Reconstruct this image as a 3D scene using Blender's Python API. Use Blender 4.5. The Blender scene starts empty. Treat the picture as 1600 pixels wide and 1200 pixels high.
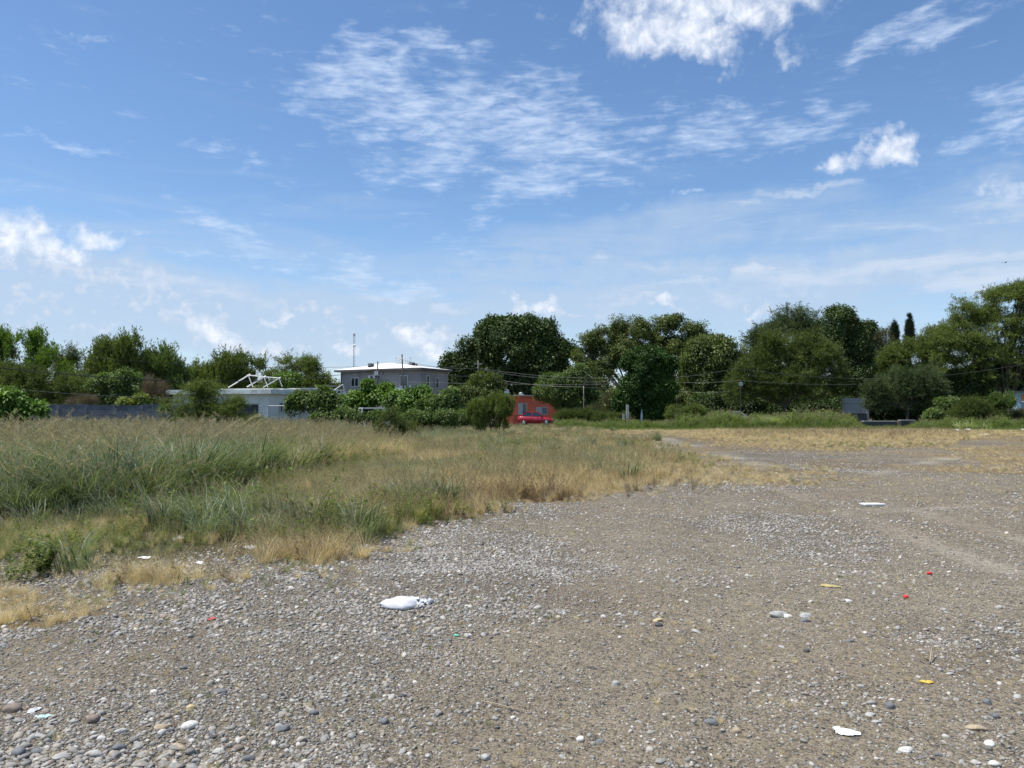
import bpy, bmesh, math, random
import numpy as np
from mathutils import Vector, Matrix, Euler

R = math.radians
rng = np.random.default_rng(7)
random.seed(7)
scene = bpy.context.scene
COL = scene.collection

# ------------------------------------------------------------------ camera
EYE, F, PITCH = 1.6, 1202.0, math.atan(42 / 1202)
cam_d = bpy.data.cameras.new('camera')
cam_d.sensor_width = 36.0
cam_d.lens = F / 1600 * 36
cam_d.clip_start, cam_d.clip_end = 0.1, 6000
cam = bpy.data.objects.new('camera', cam_d)
COL.objects.link(cam)
cam.location = (0, 0, EYE)
cam.rotation_euler = (R(90) + PITCH, 0, 0)
scene.camera = cam
cp, sp = math.cos(PITCH), math.sin(PITCH)

def ray(u, v):
    a, b = (u - 800) / F, (600 - v) / F
    return (a, cp - b * sp, sp + b * cp)

def P(u, v, D):            # a real point at distance D (metres ahead)
    x, y, z = ray(u, v)
    t = D / y
    return Vector((x * t, D, EYE + z * t))

def G(u, v):               # a point on the ground
    x, y, z = ray(u, v)
    t = -EYE / z
    return Vector((x * t, y * t, 0))

def to_view(x, y):         # where a ground point lies seen from the viewpoint (used to lay out the ground zones)
    y = np.maximum(y, 0.2)
    cy = y * cp - EYE * sp
    cz = -y * sp - EYE * cp
    cy = np.maximum(cy, 0.05)
    return 800 + F * x / cy, 600 - F * cz / cy

# ------------------------------------------------------------------ sun, exposure
SUN_EL, SUN_AZ = R(68), R(-98)      # azimuth from +Y, negative = left
sd = Vector((math.sin(SUN_AZ) * math.cos(SUN_EL), math.cos(SUN_AZ) * math.cos(SUN_EL), math.sin(SUN_EL)))
sun_d = bpy.data.lights.new('sun', 'SUN')
sun_d.energy, sun_d.angle, sun_d.color = 4.2, R(0.5), (1.0, 0.955, 0.88)
sun = bpy.data.objects.new('sun', sun_d)
COL.objects.link(sun)
sun.rotation_euler = (-sd).to_track_quat('-Z', 'Y').to_euler()
scene.view_settings.view_transform = 'Standard'
scene.view_settings.look = 'None'
scene.view_settings.exposure = 0.50
scene.view_settings.gamma = 1.0
scene.view_settings.use_curve_mapping = False
try:
    scene.cycles.max_bounces = 6
    scene.cycles.diffuse_bounces = 3
    scene.cycles.transmission_bounces = 3
    scene.cycles.transparent_max_bounces = 6
    scene.cycles.sample_clamp_indirect = 6
except Exception:
    pass

# ------------------------------------------------------------------ node helper
class NT:
    def __init__(s, tree):
        s.t = tree; s.n = tree.nodes; s.l = tree.links
    def new(s, typ, **kw):
        n = s.n.new(typ)
        for k, v in kw.items(): setattr(n, k, v)
        return n
    def put(s, sock, v):
        if hasattr(v, 'is_output') or isinstance(v, bpy.types.NodeSocket): s.l.new(v, sock)
        elif v is not None: sock.default_value = v
    def m(s, op, a, b=None, c=None, clamp=False):
        n = s.n.new('ShaderNodeMath'); n.operation = op; n.use_clamp = clamp
        s.put(n.inputs[0], a)
        if b is not None: s.put(n.inputs[1], b)
        if c is not None: s.put(n.inputs[2], c)
        return n.outputs[0]
    def add(s, a, b): return s.m('ADD', a, b)
    def sub(s, a, b): return s.m('SUBTRACT', a, b)
    def mul(s, a, b): return s.m('MULTIPLY', a, b)
    def mr(s, v, a, b, c=0.0, d=1.0, smooth=True):
        n = s.n.new('ShaderNodeMapRange')
        n.interpolation_type = 'SMOOTHSTEP' if smooth else 'LINEAR'
        n.clamp = True
        s.put(n.inputs[0], v); n.inputs[1].default_value = a; n.inputs[2].default_value = b
        n.inputs[3].default_value = c; n.inputs[4].default_value = d
        return n.outputs[0]
    def noise(s, vec, scale, detail=4, rough=0.5, dist=0.0, out='Fac', lac=2.0):
        n = s.n.new('ShaderNodeTexNoise')
        if vec is not None: s.l.new(vec, n.inputs['Vector'])
        n.inputs['Scale'].default_value = scale; n.inputs['Detail'].default_value = detail
        n.inputs['Roughness'].default_value = rough; n.inputs['Distortion'].default_value = dist
        n.inputs['Lacunarity'].default_value = lac
        return n.outputs[0] if out == 'Fac' else n.outputs['Color']
    def mix(s, f, a, b, mode='MIX'):
        n = s.n.new('ShaderNodeMix'); n.data_type = 'RGBA'; n.blend_type = mode; n.clamp_factor = True
        s.put(n.inputs[0], f)
        for i, c in ((6, a), (7, b)):
            if isinstance(c, (tuple, list)): c = tuple(c)[:3] + (1,)
            s.put(n.inputs[i], c)
        return n.outputs[2]
    def ramp(s, f, stops, interp='LINEAR'):
        n = s.n.new('ShaderNodeValToRGB'); n.color_ramp.interpolation = interp
        e = n.color_ramp.elements
        while len(e) < len(stops): e.new(0.5)
        for i, (p, c) in enumerate(stops):
            e[i].position = p; e[i].color = tuple(c) + (1,)
        s.put(n.inputs[0], f)
        return n.outputs[0]
    def comb(s, x, y, z):
        n = s.n.new('ShaderNodeCombineXYZ')
        s.put(n.inputs[0], x); s.put(n.inputs[1], y); s.put(n.inputs[2], z)
        return n.outputs[0]
    def sep(s, v):
        n = s.n.new('ShaderNodeSeparateXYZ'); s.l.new(v, n.inputs[0]); return n.outputs

# ------------------------------------------------------------------ sky with clouds
world = bpy.data.worlds.new('World')
scene.world = world
world.use_nodes = True
w = NT(world.node_tree)
w.n.clear()
wout = w.new('ShaderNodeOutputWorld'); bg = w.new('ShaderNodeBackground')
w.l.new(bg.outputs[0], wout.inputs[0])
SKY_STRENGTH = 0.112
bg.inputs[1].default_value = SKY_STRENGTH
sky = w.new('ShaderNodeTexSky', sky_type='NISHITA', sun_disc=False)
sky.sun_elevation = SUN_EL
sky.sun_rotation = SUN_AZ
sky.air_density, sky.dust_density, sky.ozone_density, sky.altitude = 1.0, 0.55, 3.4, 500

def build_clouds():
    tc = w.new('ShaderNodeTexCoord')
    dirv = tc.outputs['Generated']
    x, y, z = w.sep(dirv)[:]
    az = w.mul(w.m('ARCTAN2', x, y), 57.29578)          # degrees from straight ahead
    el = w.mul(w.m('ARCSINE', z), 57.29578)
    def ang(u, v):
        d = Vector(ray(u, v)).normalized()
        return math.degrees(math.atan2(d.x, d.y)), math.degrees(math.asin(d.z))
    zc = w.m('MAXIMUM', w.add(z, 0.06), 0.03)
    px, py = w.m('DIVIDE', x, zc), w.m('DIVIDE', y, zc)  # cloud-layer plane
    plane = w.comb(px, py, 0.0)
    skyv = w.comb(az, el, 0.0)
    wob = w.noise(skyv, 0.28, 5, 0.6, out='Color')
    wo = w.sep(wob)
    azw = w.add(az, w.mul(w.sub(wo[0], 0.5), 7.0))
    elw = w.add(el, w.mul(w.sub(wo[1], 0.5), 5.0))
    def blob(u, v, ru, rv, rot=0.0, amp=1.0):
        a0, e0 = ang(u, v)
        k = 1 / 21.0 * (math.cos(R(a0)) ** 2)
        ra, re = ru * k, rv * k
        c, s_ = math.cos(R(rot)), math.sin(R(rot))
        da, de = w.sub(azw, a0), w.sub(elw, e0)
        p = w.m('MULTIPLY_ADD', da, c / ra, w.mul(de, s_ / ra))
        q = w.m('MULTIPLY_ADD', da, -s_ / re, w.mul(de, c / re))
        d2 = w.m('MULTIPLY_ADD', p, p, w.mul(q, q))
        return w.mul(w.m('SUBTRACT', 1.0, w.m('MULTIPLY', d2, 0.5), clamp=True), amp)
    def union(bs):
        o = bs[0]
        for b in bs[1:]: o = w.m('MAXIMUM', o, b)
        return o
    # ripple / streak textures
    rip = w.noise(skyv, 1.0, 1, 0.5)
    mp = w.new('ShaderNodeMapping'); w.l.new(skyv, mp.inputs[0])
    mp.inputs['Rotation'].default_value = (0, 0, R(-14)); mp.inputs['Scale'].default_value = (0.42, 1.3, 1)
    alto = w.noise(mp.outputs[0], 0.62, 7, 0.60, 0.5)
    mp3 = w.new('ShaderNodeMapping'); w.l.new(skyv, mp3.inputs[0])
    mp3.inputs['Rotation'].default_value = (0, 0, R(-12)); mp3.inputs['Scale'].default_value = (0.38, 1.7, 1)
    fine = w.noise(mp3.outputs[0], 1.25, 6, 0.62, 0.3)
    cum = w.noise(skyv, 0.42, 8, 0.58, 0.2)
    mp2 = w.new('ShaderNodeMapping'); w.l.new(skyv, mp2.inputs[0])
    mp2.inputs['Rotation'].default_value = (0, 0, R(5)); mp2.inputs['Scale'].default_value = (0.16, 1.1, 1)
    veil = w.noise(mp2.outputs[0], 0.5, 6, 0.6, 0.4)
    # (a) torn altocumulus sheets
    A = union([blob(560, 125, 100, 55, 20, 1.0), blob(700, 85, 90, 28, -6, .75), blob(650, 175, 190, 60, -8, .95),
               blob(800, 200, 200, 75, -10, .95), blob(860, 270, 130, 38, 8, .85), blob(660, 250, 90, 45, 18, .75),
               blob(1130, 205, 170, 36, -2, .85), blob(1230, 200, 120, 28, 0, .7), blob(118, 225, 62, 12, -5, .75),
               blob(148, 58, 26, 9, -5, .6), blob(380, 250, 80, 16, -8, .5), blob(390, 375, 120, 25, -22, .7),
               blob(300, 400, 40, 14, 0, .6), blob(600, 440, 120, 18, -12, .75), blob(765, 350, 35, 30, -20, .5),
               blob(1440, 40, 150, 32, 18, .8), blob(1590, 170, 80, 50, 20, .95), blob(1500, 225, 60, 20, 0, .6),
               blob(1087, 296, 14, 9, 0, .8), blob(730, 375, 50, 18, 10, .5), blob(620, 355, 24, 7, 0, .5)])
    am = w.add(w.mul(A, 0.66), w.sub(w.add(w.mul(alto, 1.5), w.mul(fine, 1.25)), 1.36))
    a_ = w.mr(am, 0.14, 1.18, 0, 0.80)
    # (b) bright cumulus heaps
    B = union([blob(1090, 15, 200, 54, 0, 1.05), blob(25, 375, 112, 38, -8, 1.05), blob(1105, 70, 60, 42, -30, 1.0), blob(1010, 40, 80, 45, 20, .8),
               blob(1240, 70, 30, 30, -20, .75), blob(1385, 222, 62, 36, 30, .98), blob(1320, 255, 55, 22, 10, .75),
               blob(30, 372, 95, 34, -10, 1.0), blob(165, 368, 66, 18, -6, .8), blob(1590, 300, 60, 30, 0, .6),
               blob(835, 478, 38, 17, 4, .95), blob(1045, 478, 24, 12, 10, .9), blob(1070, 492, 26, 8, 0, .7),
               blob(330, 520, 70, 26, -15, .78), blob(440, 498, 22, 12, 0, .8), blob(540, 530, 60, 18, 0, .72),
               blob(660, 535, 50, 24, -15, .85), blob(180, 515, 45, 9, 4, .7), blob(410, 545, 60, 14, 0, .66),
               blob(285, 505, 40, 22, 10, .66), blob(1190, 482, 30, 10, 10, .6), blob(20, 335, 50, 30, 0, .8)])
    bm = w.add(w.mul(B, 0.80), w.mul(w.sub(cum, 0.5), 1.5))
    b_ = w.mul(w.mr(bm, 0.30, 0.92, 0, 0.95), w.mr(B, .02, .25))
    lown = w.noise(skyv, 1.05, 7, 0.60, 0.2)
    Bl = union([blob(330, 520, 80, 30, -15, 1), blob(440, 498, 30, 14, 0, 1), blob(540, 530, 70, 22, 0, .9), blob(660, 532, 60, 30, -15, 1), blob(180, 515, 55, 11, 4, .9),
                blob(285, 505, 45, 26, 10, .9), blob(410, 545, 80, 16, 0, .8), blob(150, 430, 150, 30, -4, .9), blob(60, 470, 100, 26, 0, .85), blob(240, 470, 120, 20, 0, .8), blob(500, 480, 90, 16, -6, .8), blob(830, 480, 50, 18, 0, .9), blob(1040, 482, 40, 14, 0, .85), blob(1190, 475, 60, 12, 0, .8), blob(-200, 480, 260, 50, 0, .9), blob(1750, 500, 200, 40, 0, .9), blob(600, 500, 60, 14, 0, .7)])
    bl = w.mr(w.add(w.mul(Bl, .5), w.mul(w.sub(lown, .5), 1.9)), .24, .76, 0, .62)
    bl = w.mul(bl, w.mr(Bl, .02, .30))
    # (c) thin veils low in the sky, carried on all round
    low = w.mr(el, 21.0, 3.0)
    C_ = union([blob(930, 420, 190, 22, -2, .75), blob(1330, 425, 300, 32, 3, .95), blob(1100, 350, 260, 36, 4, .55),
                blob(1480, 330, 240, 46, 6, .62), blob(140, 425, 170, 40, -4, .75), blob(1000, 470, 260, 30, 0, .7),
                blob(1500, 380, 180, 36, -4, .6), blob(560, 470, 280, 22, -2, .6), blob(60, 480, 260, 56, 0, 1.0), blob(400, 500, 330, 56, -4, 1.0), blob(150, 425, 200, 34, -8, .9)])
    cm = w.add(w.add(w.mul(C_, 0.60), w.mul(low, 0.75)), w.sub(w.mul(veil, 1.2), 0.62))
    c_ = w.mr(cm, 0.05, 1.05, 0, 0.80)
    D_ = union([blob(1330, 425, 280, 22, 4, 1), blob(930, 420, 140, 14, 0, .9), blob(1130, 440, 200, 14, 3, .9), blob(1490, 330, 210, 30, 6, .9), blob(600, 455, 130, 14, -10, .9),
                blob(250, 440, 190, 20, -4, .9), blob(1560, 430, 160, 30, 4, .95), blob(940, 475, 160, 12, 0, .8), blob(1280, 300, 130, 10, 3, .8)])
    d_ = w.mr(w.add(w.mul(D_, .6), w.mul(w.sub(veil, .5), 1.8)), .26, .80, 0, .62)
    d_ = w.mul(d_, w.mr(D_, .02, .35))
    # scattered fair-weather clouds outside the frame
    away = w.mr(w.m('ABSOLUTE', az), 42, 60)
    high = w.mr(el, 33, 44)
    out_ = w.m('MAXIMUM', away, high)
    g_ = w.mul(w.mr(w.noise(plane, 0.9, 7, 0.6, 0.3), 0.52, 0.72, 0, 0.75), out_)
    # shading inside the heaps (thickness), from the cloud's own density
    vol = w.noise(skyv, 1.1, 6, 0.6, 0.4)
    bright = w.ramp(w.mr(vol, 0.3, 0.68), [(0, (4.0, 4.6, 5.7)), (1, (6.6, 6.8, 7.2))])
    thin = (4.7, 5.5, 6.8)
    lowc = (3.3, 4.1, 5.25)
    hs = w.new('ShaderNodeHueSaturation'); hs.inputs['Saturation'].default_value = 1.09; hs.inputs['Value'].default_value = 1.0
    w.l.new(sky.outputs[0], hs.inputs['Color'])
    col = w.mix(c_, hs.outputs[0], lowc)
    col = w.mix(a_, col, thin)
    col = w.mix(g_, col, thin)
    col = w.mix(d_, col, (4.7, 5.2, 6.0))
    col = w.mix(bl, col, (4.8, 5.15, 5.8))
    col = w.mix(b_, col, bright)
    w.l.new(col, bg.inputs[0])
build_clouds()

# ------------------------------------------------------------------ generic helpers
def tag(o, label=None, cat=None, group=None, kind=None):
    if label: o['label'] = label
    if cat: o['category'] = cat
    if group: o['group'] = group
    if kind: o['kind'] = kind
    return o

def empty(name, loc=(0, 0, 0), rz=0.0, label=None, cat=None, group=None):
    o = bpy.data.objects.new(name, None)
    o.empty_display_size = 0.2
    COL.objects.link(o)
    o.location = loc
    o.rotation_euler = (0, 0, rz)
    return tag(o, label, cat, group)

def link_mesh(name, me, mat=None, parent=None, loc=None, rot=None):
    o = bpy.data.objects.new(name, me)
    if mat is not None and not me.materials: me.materials.append(mat)
    COL.objects.link(o)
    if parent is not None: o.parent = parent
    if loc is not None: o.location = loc
    if rot is not None: o.rotation_euler = rot
    return o

def raw_mesh(name, verts, faces, smooth=False):
    me = bpy.data.meshes.new(name)
    me.from_pydata([tuple(v) for v in verts], [], [tuple(f) for f in faces])
    if smooth: me.polygons.foreach_set('use_smooth', [True] * len(me.polygons))
    me.update()
    return me

def fast_mesh(name, verts, tris, smooth=False):
    """verts (n,3), tris (m,k) with constant k"""
    me = bpy.data.meshes.new(name)
    k = tris.shape[1]
    me.vertices.add(len(verts)); me.vertices.foreach_set('co', np.asarray(verts, np.float32).ravel())
    me.loops.add(tris.size); me.loops.foreach_set('vertex_index', np.asarray(tris, np.int32).ravel())
    me.polygons.add(len(tris))
    me.polygons.foreach_set('loop_start', np.arange(0, tris.size, k, dtype=np.int32))
    me.polygons.foreach_set('loop_total', np.full(len(tris), k, np.int32))
    if smooth: me.polygons.foreach_set('use_smooth', np.ones(len(tris), bool))
    me.update(calc_edges=True)
    return me

class MB:
    """collects boxes, prisms and tubes into one mesh"""
    def __init__(s): s.v = []; s.f = []
    def box(s, x0, x1, y0, y1, z0, z1):
        i = len(s.v)
        s.v += [(x0, y0, z0), (x1, y0, z0), (x1, y1, z0), (x0, y1, z0), (x0, y0, z1), (x1, y0, z1), (x1, y1, z1), (x0, y1, z1)]
        s.f += [(i, i + 3, i + 2, i + 1), (i + 4, i + 5, i + 6, i + 7), (i, i + 1, i + 5, i + 4), (i + 1, i + 2, i + 6, i + 5), (i + 2, i + 3, i + 7, i + 6), (i + 3, i, i + 4, i + 7)]
        return s
    def tube(s, pts, rad, sides=6, cap=True):
        pts = [Vector(p) for p in pts]
        if not hasattr(rad, '__len__'): rad = [rad] * len(pts)
        base = len(s.v)
        for i, p in enumerate(pts):
            d = (pts[min(i + 1, len(pts) - 1)] - pts[max(i - 1, 0)])
            d = d.normalized() if d.length > 1e-9 else Vector((0, 0, 1))
            a = Vector((0, 0, 1)) if abs(d.z) < 0.9 else Vector((1, 0, 0))
            n1 = d.cross(a).normalized(); n2 = d.cross(n1)
            for k in range(sides):
                t = 2 * math.pi * k / sides
                s.v.append(tuple(p + (n1 * math.cos(t) + n2 * math.sin(t)) * rad[i]))
        for i in range(len(pts) - 1):
            for k in range(sides):
                a0 = base + i * sides + k; a1 = base + i * sides + (k + 1) % sides
                s.f.append((a0, a1, a1 + sides, a0 + sides))
        if cap:
            s.f.append(tuple(base + k for k in range(sides))[::-1])
            e = base + (len(pts) - 1) * sides
            s.f.append(tuple(e + k for k in range(sides)))
        return s
    def build(s, name, mat, parent=None, smooth=False, bevel=0.0):
        me = raw_mesh(name, s.v, s.f, smooth)
        if bevel > 0:
            bm = bmesh.new(); bm.from_mesh(me)
            bmesh.ops.bevel(bm, geom=bm.edges[:], offset=bevel, segments=2, affect='EDGES', clamp_overlap=True)
            bm.to_mesh(me); bm.free()
        return link_mesh(name, me, mat, parent)

# value noise for layout
_perm = rng.random((256, 256))
def vnoise(x, y):
    x = np.asarray(x, float); y = np.asarray(y, float)
    xi, yi = np.floor(x).astype(int), np.floor(y).astype(int)
    fx, fy = x - xi, y - yi
    fx = fx * fx * (3 - 2 * fx); fy = fy * fy * (3 - 2 * fy)
    g = lambda a, b: _perm[a & 255, b & 255]
    return (g(xi, yi) * (1 - fx) + g(xi + 1, yi) * fx) * (1 - fy) + (g(xi, yi + 1) * (1 - fx) + g(xi + 1, yi + 1) * fx) * fy
def fbm(x, y, o=4):
    s = 0; a = 1; t = 0
    for i in range(o):
        s = s + a * vnoise(x * 2 ** i + 17 * i, y * 2 ** i + 31 * i); t += a; a *= 0.5
    return s / t
def sstep(a, b, x):
    t = np.clip((x - a) / (b - a), 0, 1); return t * t * (3 - 2 * t)

def in_poly(u, v, poly):
    inside = np.zeros(np.shape(u), bool)
    n = len(poly)
    for i in range(n):
        x1, y1 = poly[i]; x2, y2 = poly[(i + 1) % n]
        if y1 == y2: continue
        c = ((y1 > v) != (y2 > v)) & (u < (x2 - x1) * (v - y1) / (y2 - y1) + x1)
        inside ^= c
    return inside

# ground zones, outlines measured on the photograph and laid on the ground
Z_TALL = [(-4000, 822), (0, 815), (150, 812), (250, 800), (310, 785), (400, 770), (440, 742), (520, 728), (600, 712), (650, 697),
          (740, 684), (800, 676), (835, 668), (835, 661), (600, 655), (-4000, 655)]
Z_VEG = [(-4000, 905), (0, 905), (90, 902), (220, 925), (300, 905), (400, 898), (470, 896), (545, 872), (620, 846), (700, 814), (850, 790),
         (960, 765), (1060, 748), (1125, 750), (1120, 736), (1085, 716), (1040, 700), (975, 687), (930, 677), (880, 668), (835, 661), (-4000, 655)]
Z_RIGHT = [(890, 667), (960, 676), (1080, 684), (1180, 692), (1290, 704), (1400, 700), (1480, 690), (1600, 682), (6000, 675), (6000, 664), (890, 664)]
Z_MGOLD = [(1080, 726), (1180, 724), (1290, 734), (1300, 748), (1240, 764), (1120, 764), (1040, 756)]
Z_RGOLD = [(1490, 706), (1600, 694), (6000, 684), (6000, 752), (1600, 752), (1530, 738)]
Z_TRACK = [(960, 679), (1010, 680), (1130, 694), (1290, 712), (1420, 728), (1330, 738), (1180, 722), (1080, 704), (1000, 688)]
Z_LEFTDRY = [(-4000, 930), (0, 930), (120, 938), (190, 950), (150, 972), (60, 985), (-60, 1000), (-4000, 1010)]
def zones(x, y):
    j = 0.10 * np.maximum(y, 3) ** 0.9
    xx = x + j * (fbm(x * 0.9 + 3, y * 0.9, 4) - 0.5) * 2.6
    yy = y + j * (fbm(x * 0.9 + 60, y * 0.9 + 9, 4) - 0.5) * 3.4
    u, v = to_view(xx, yy)
    ok = y > 2
    zz = {k: in_poly(u, v, z) & ok for k, z in
            (('tall', Z_TALL), ('veg', Z_VEG), ('right', Z_RIGHT), ('rgold', Z_RGOLD), ('mgold', Z_MGOLD), ('track', Z_TRACK), ('ldry', Z_LEFTDRY))}
    zz['rgold'] = zz['rgold'] | zz['mgold']
    return zz, u, v

EDGE_U = [-4000, 0, 230, 300, 400, 470, 545, 620, 700, 850, 960, 1080, 1250]
EDGE_V = [905, 905, 922, 905, 898, 896, 872, 846, 814, 790, 768, 745, 742]
def signed_depth(u, v, x, y):
    """metres from the gravel edge into the vegetation (negative on the gravel)"""
    e = np.interp(u, EDGE_U, EDGE_V)
    Dp = 1923 / np.maximum(v - 642, 8); De = 1923 / np.maximum(e - 642, 8)
    return (Dp - De) + 1.6 * (fbm(x * 1.1 + 13, y * 1.1, 4) - .5)
def gravel_amt(x, y):
    """0 packed dirt .. 1 dense gravel"""
    u, v = to_view(x, y)
    base = fbm(x * 0.55 + 5, y * 0.55, 5)
    left = sstep(1000, 500, u + (v - 900) * 0.5)
    g = sstep(0.36, 0.76, base + 0.20 * left)
    right = sstep(1150, 1500, u) * sstep(1000, 850, v)
    g = g * (1 - 0.6 * right)
    g = np.maximum(g, 0.8 * sstep(350, 100, u) * sstep(1130, 1180, v))
    g = np.maximum(g, 0.8 * np.exp(-((u - 560) / 200) ** 2 - ((v - 905) / 60) ** 2))
    dirt = np.exp(-((u - 60) / 150) ** 2 - ((v - 1050) / 55) ** 2)
    g = g * (1 - 0.85 * dirt)
    dirt2 = np.exp(-((u - 850) / 200) ** 2 - ((v - 1150) / 45) ** 2)
    return g * (1 - 0.6 * dirt2)

RUTS = []
for line in ([(1700, 950), (1540, 880), (1400, 830), (1250, 778), (1120, 735), (1040, 702), (970, 682)],
             [(1700, 870), (1450, 806), (1330, 768), (1200, 728), (1090, 699), (1010, 681)],
             [(1700, 800), (1500, 790), (1380, 800), (1200, 770)], [(1700, 720), (1560, 712), (1480, 716), (1360, 740)], [(1900, 1240), (1500, 1080), (1150, 950), (900, 850), (760, 800)],
             [(-200, 1075), (120, 1035), (330, 975), (520, 915), (700, 850)]):
    RUTS.append([G(*p) for p in line])
def ruts(x, y):
    out = np.zeros(np.shape(x))
    for k, line in enumerate(RUTS):
        for a, b in zip(line[:-1], line[1:]):
            dx, dy = b.x - a.x, b.y - a.y
            t = np.clip(((x - a.x) * dx + (y - a.y) * dy) / (dx * dx + dy * dy), 0, 1)
            d = np.hypot(x - a.x - t * dx, y - a.y - t * dy)
            out = np.maximum(out, np.exp(-(d / (.20 + .014 * y)) ** 2) * (.55 if k >= 4 else 1))
    return out * (.35 + .65 * sstep(.35, .6, fbm(x * .9, y * .9 + 20, 3)))
def height(x, y):
    fade = 1 / (1 + (y / 60) ** 2)
    h = (fbm(x * 0.7, y * 0.7, 4) - 0.5) * 0.10 + (fbm(x * 0.13 + 9, y * 0.13, 3) - 0.5) * 0.25 * sstep(4, 25, y)
    # shallow wheel ruts running away to the right
    for off in (0.0, 1.5):
        d = (x - (0.9 + off + 0.30 * (y - 3) ** 0.92))
        h = h - 0.035 * np.exp(-(d / 0.22) ** 2)
    return h * fade

# ------------------------------------------------------------------ materials
MATS = {}
def pmat(name, col, rough=0.7, var=0.15, scale=3.0, metal=0.0, spec=0.5, col2=None, bump=0.0, bscale=30.0, coat=0.0):
    if name in MATS: return MATS[name]
    m = bpy.data.materials.new(name); m.use_nodes = True
    t = NT(m.node_tree); b = t.n['Principled BSDF']
    tc = t.new('ShaderNodeTexCoord')
    nz = t.noise(tc.outputs['Object'], scale, 6, 0.62)
    c2 = col2 or tuple(c * (1 - var * 2) for c in col)
    c1 = col if col2 else tuple(min(1, c * (1 + var)) for c in col)
    t.l.new(t.mix(t.mr(nz, 0.35, 0.68), c1, c2), b.inputs['Base Color'])
    b.inputs['Roughness'].default_value = rough; b.inputs['Metallic'].default_value = metal
    b.inputs['Specular IOR Level'].default_value = spec
    b.inputs['Coat Weight'].default_value = coat
    if bump:
        bp = t.new('ShaderNodeBump'); bp.inputs['Strength'].default_value = bump; bp.inputs['Distance'].default_value = 0.02
        t.l.new(t.noise(tc.outputs['Object'], bscale, 5, 0.6), bp.inputs['Height'])
        t.l.new(bp.outputs[0], b.inputs['Normal'])
    MATS[name] = m
    return m

def leafmat(name, ca, cb, transl=0.35, rough=0.55, spec=0.35, gscale=0.35, ttint=(1.15, 1.25, 0.55)):
    """ca..cb: two leaf colours of the plant, chosen per spray (attribute tint) and by slow noise"""
    m = bpy.data.materials.new(name); m.use_nodes = True
    t = NT(m.node_tree); b = t.n['Principled BSDF']; out = t.n['Material Output']
    at = t.new('ShaderNodeAttribute', attribute_type='INSTANCER', attribute_name='tint')
    geo = t.new('ShaderNodeNewGeometry')
    nz = t.noise(geo.outputs['Position'], gscale, 3, 0.6)
    isl = geo.outputs['Random Per Island']
    f = t.add(t.mul(at.outputs['Fac'], 0.45), t.add(t.mul(nz, 0.35), t.mul(isl, 0.30)))
    col = t.mix(t.mr(f, 0.28, 0.80, smooth=False), ca, cb)
    t.l.new(col, b.inputs['Base Color'])
    b.inputs['Roughness'].default_value = rough; b.inputs['Specular IOR Level'].default_value = spec
    tr = t.new('ShaderNodeBsdfTranslucent')
    t.l.new(t.mix(1.0, col, ttint, 'MULTIPLY'), tr.inputs[0])
    mx = t.new('ShaderNodeMixShader'); mx.inputs[0].default_value = transl
    t.l.new(b.outputs[0], mx.inputs[1]); t.l.new(tr.outputs[0], mx.inputs[2])
    t.l.new(mx.outputs[0], out.inputs[0])
    return m

def stone_mat():
    m = bpy.data.materials.new('river_stone'); m.use_nodes = True
    t = NT(m.node_tree); b = t.n['Principled BSDF']
    oi = t.new('ShaderNodeObjectInfo'); tc = t.new('ShaderNodeTexCoord')
    col = t.ramp(oi.outputs['Random'], [(0.0, (.095, .098, .10)), (0.10, (.15, .152, .155)), (0.28, (.33, .335, .325)), (0.44, (.24, .23, .21)),
                                        (0.60, (.36, .355, .335)), (0.74, (.38, .34, .28)), (0.84, (.29, .24, .195)), (0.92, (.50, .49, .46)), (1.0, (.68, .66, .62))])
    nz = t.noise(tc.outputs['Object'], 2.2, 5, 0.65)
    col = t.mix(t.mr(nz, 0.3, 0.75), col, t.mix(1.0, col, (.70, .68, .64), 'MULTIPLY'))
    dust = t.mr(t.noise(tc.outputs['Object'], 3.0, 4, 0.6), 0.42, 0.68, 0, 0.65)
    col = t.mix(dust, col, (.34, .29, .225))
    t.l.new(col, b.inputs['Base Color'])
    b.inputs['Roughness'].default_value = 0.72
    bp = t.new('ShaderNodeBump'); bp.inputs['Strength'].default_value = 0.25; bp.inputs['Distance'].default_value = 0.03
    t.l.new(t.noise(tc.outputs['Object'], 9.0, 4, 0.6), bp.inputs['Height']); t.l.new(bp.outputs[0], b.inputs['Normal'])
    return m
M_STONE = stone_mat()

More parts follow.
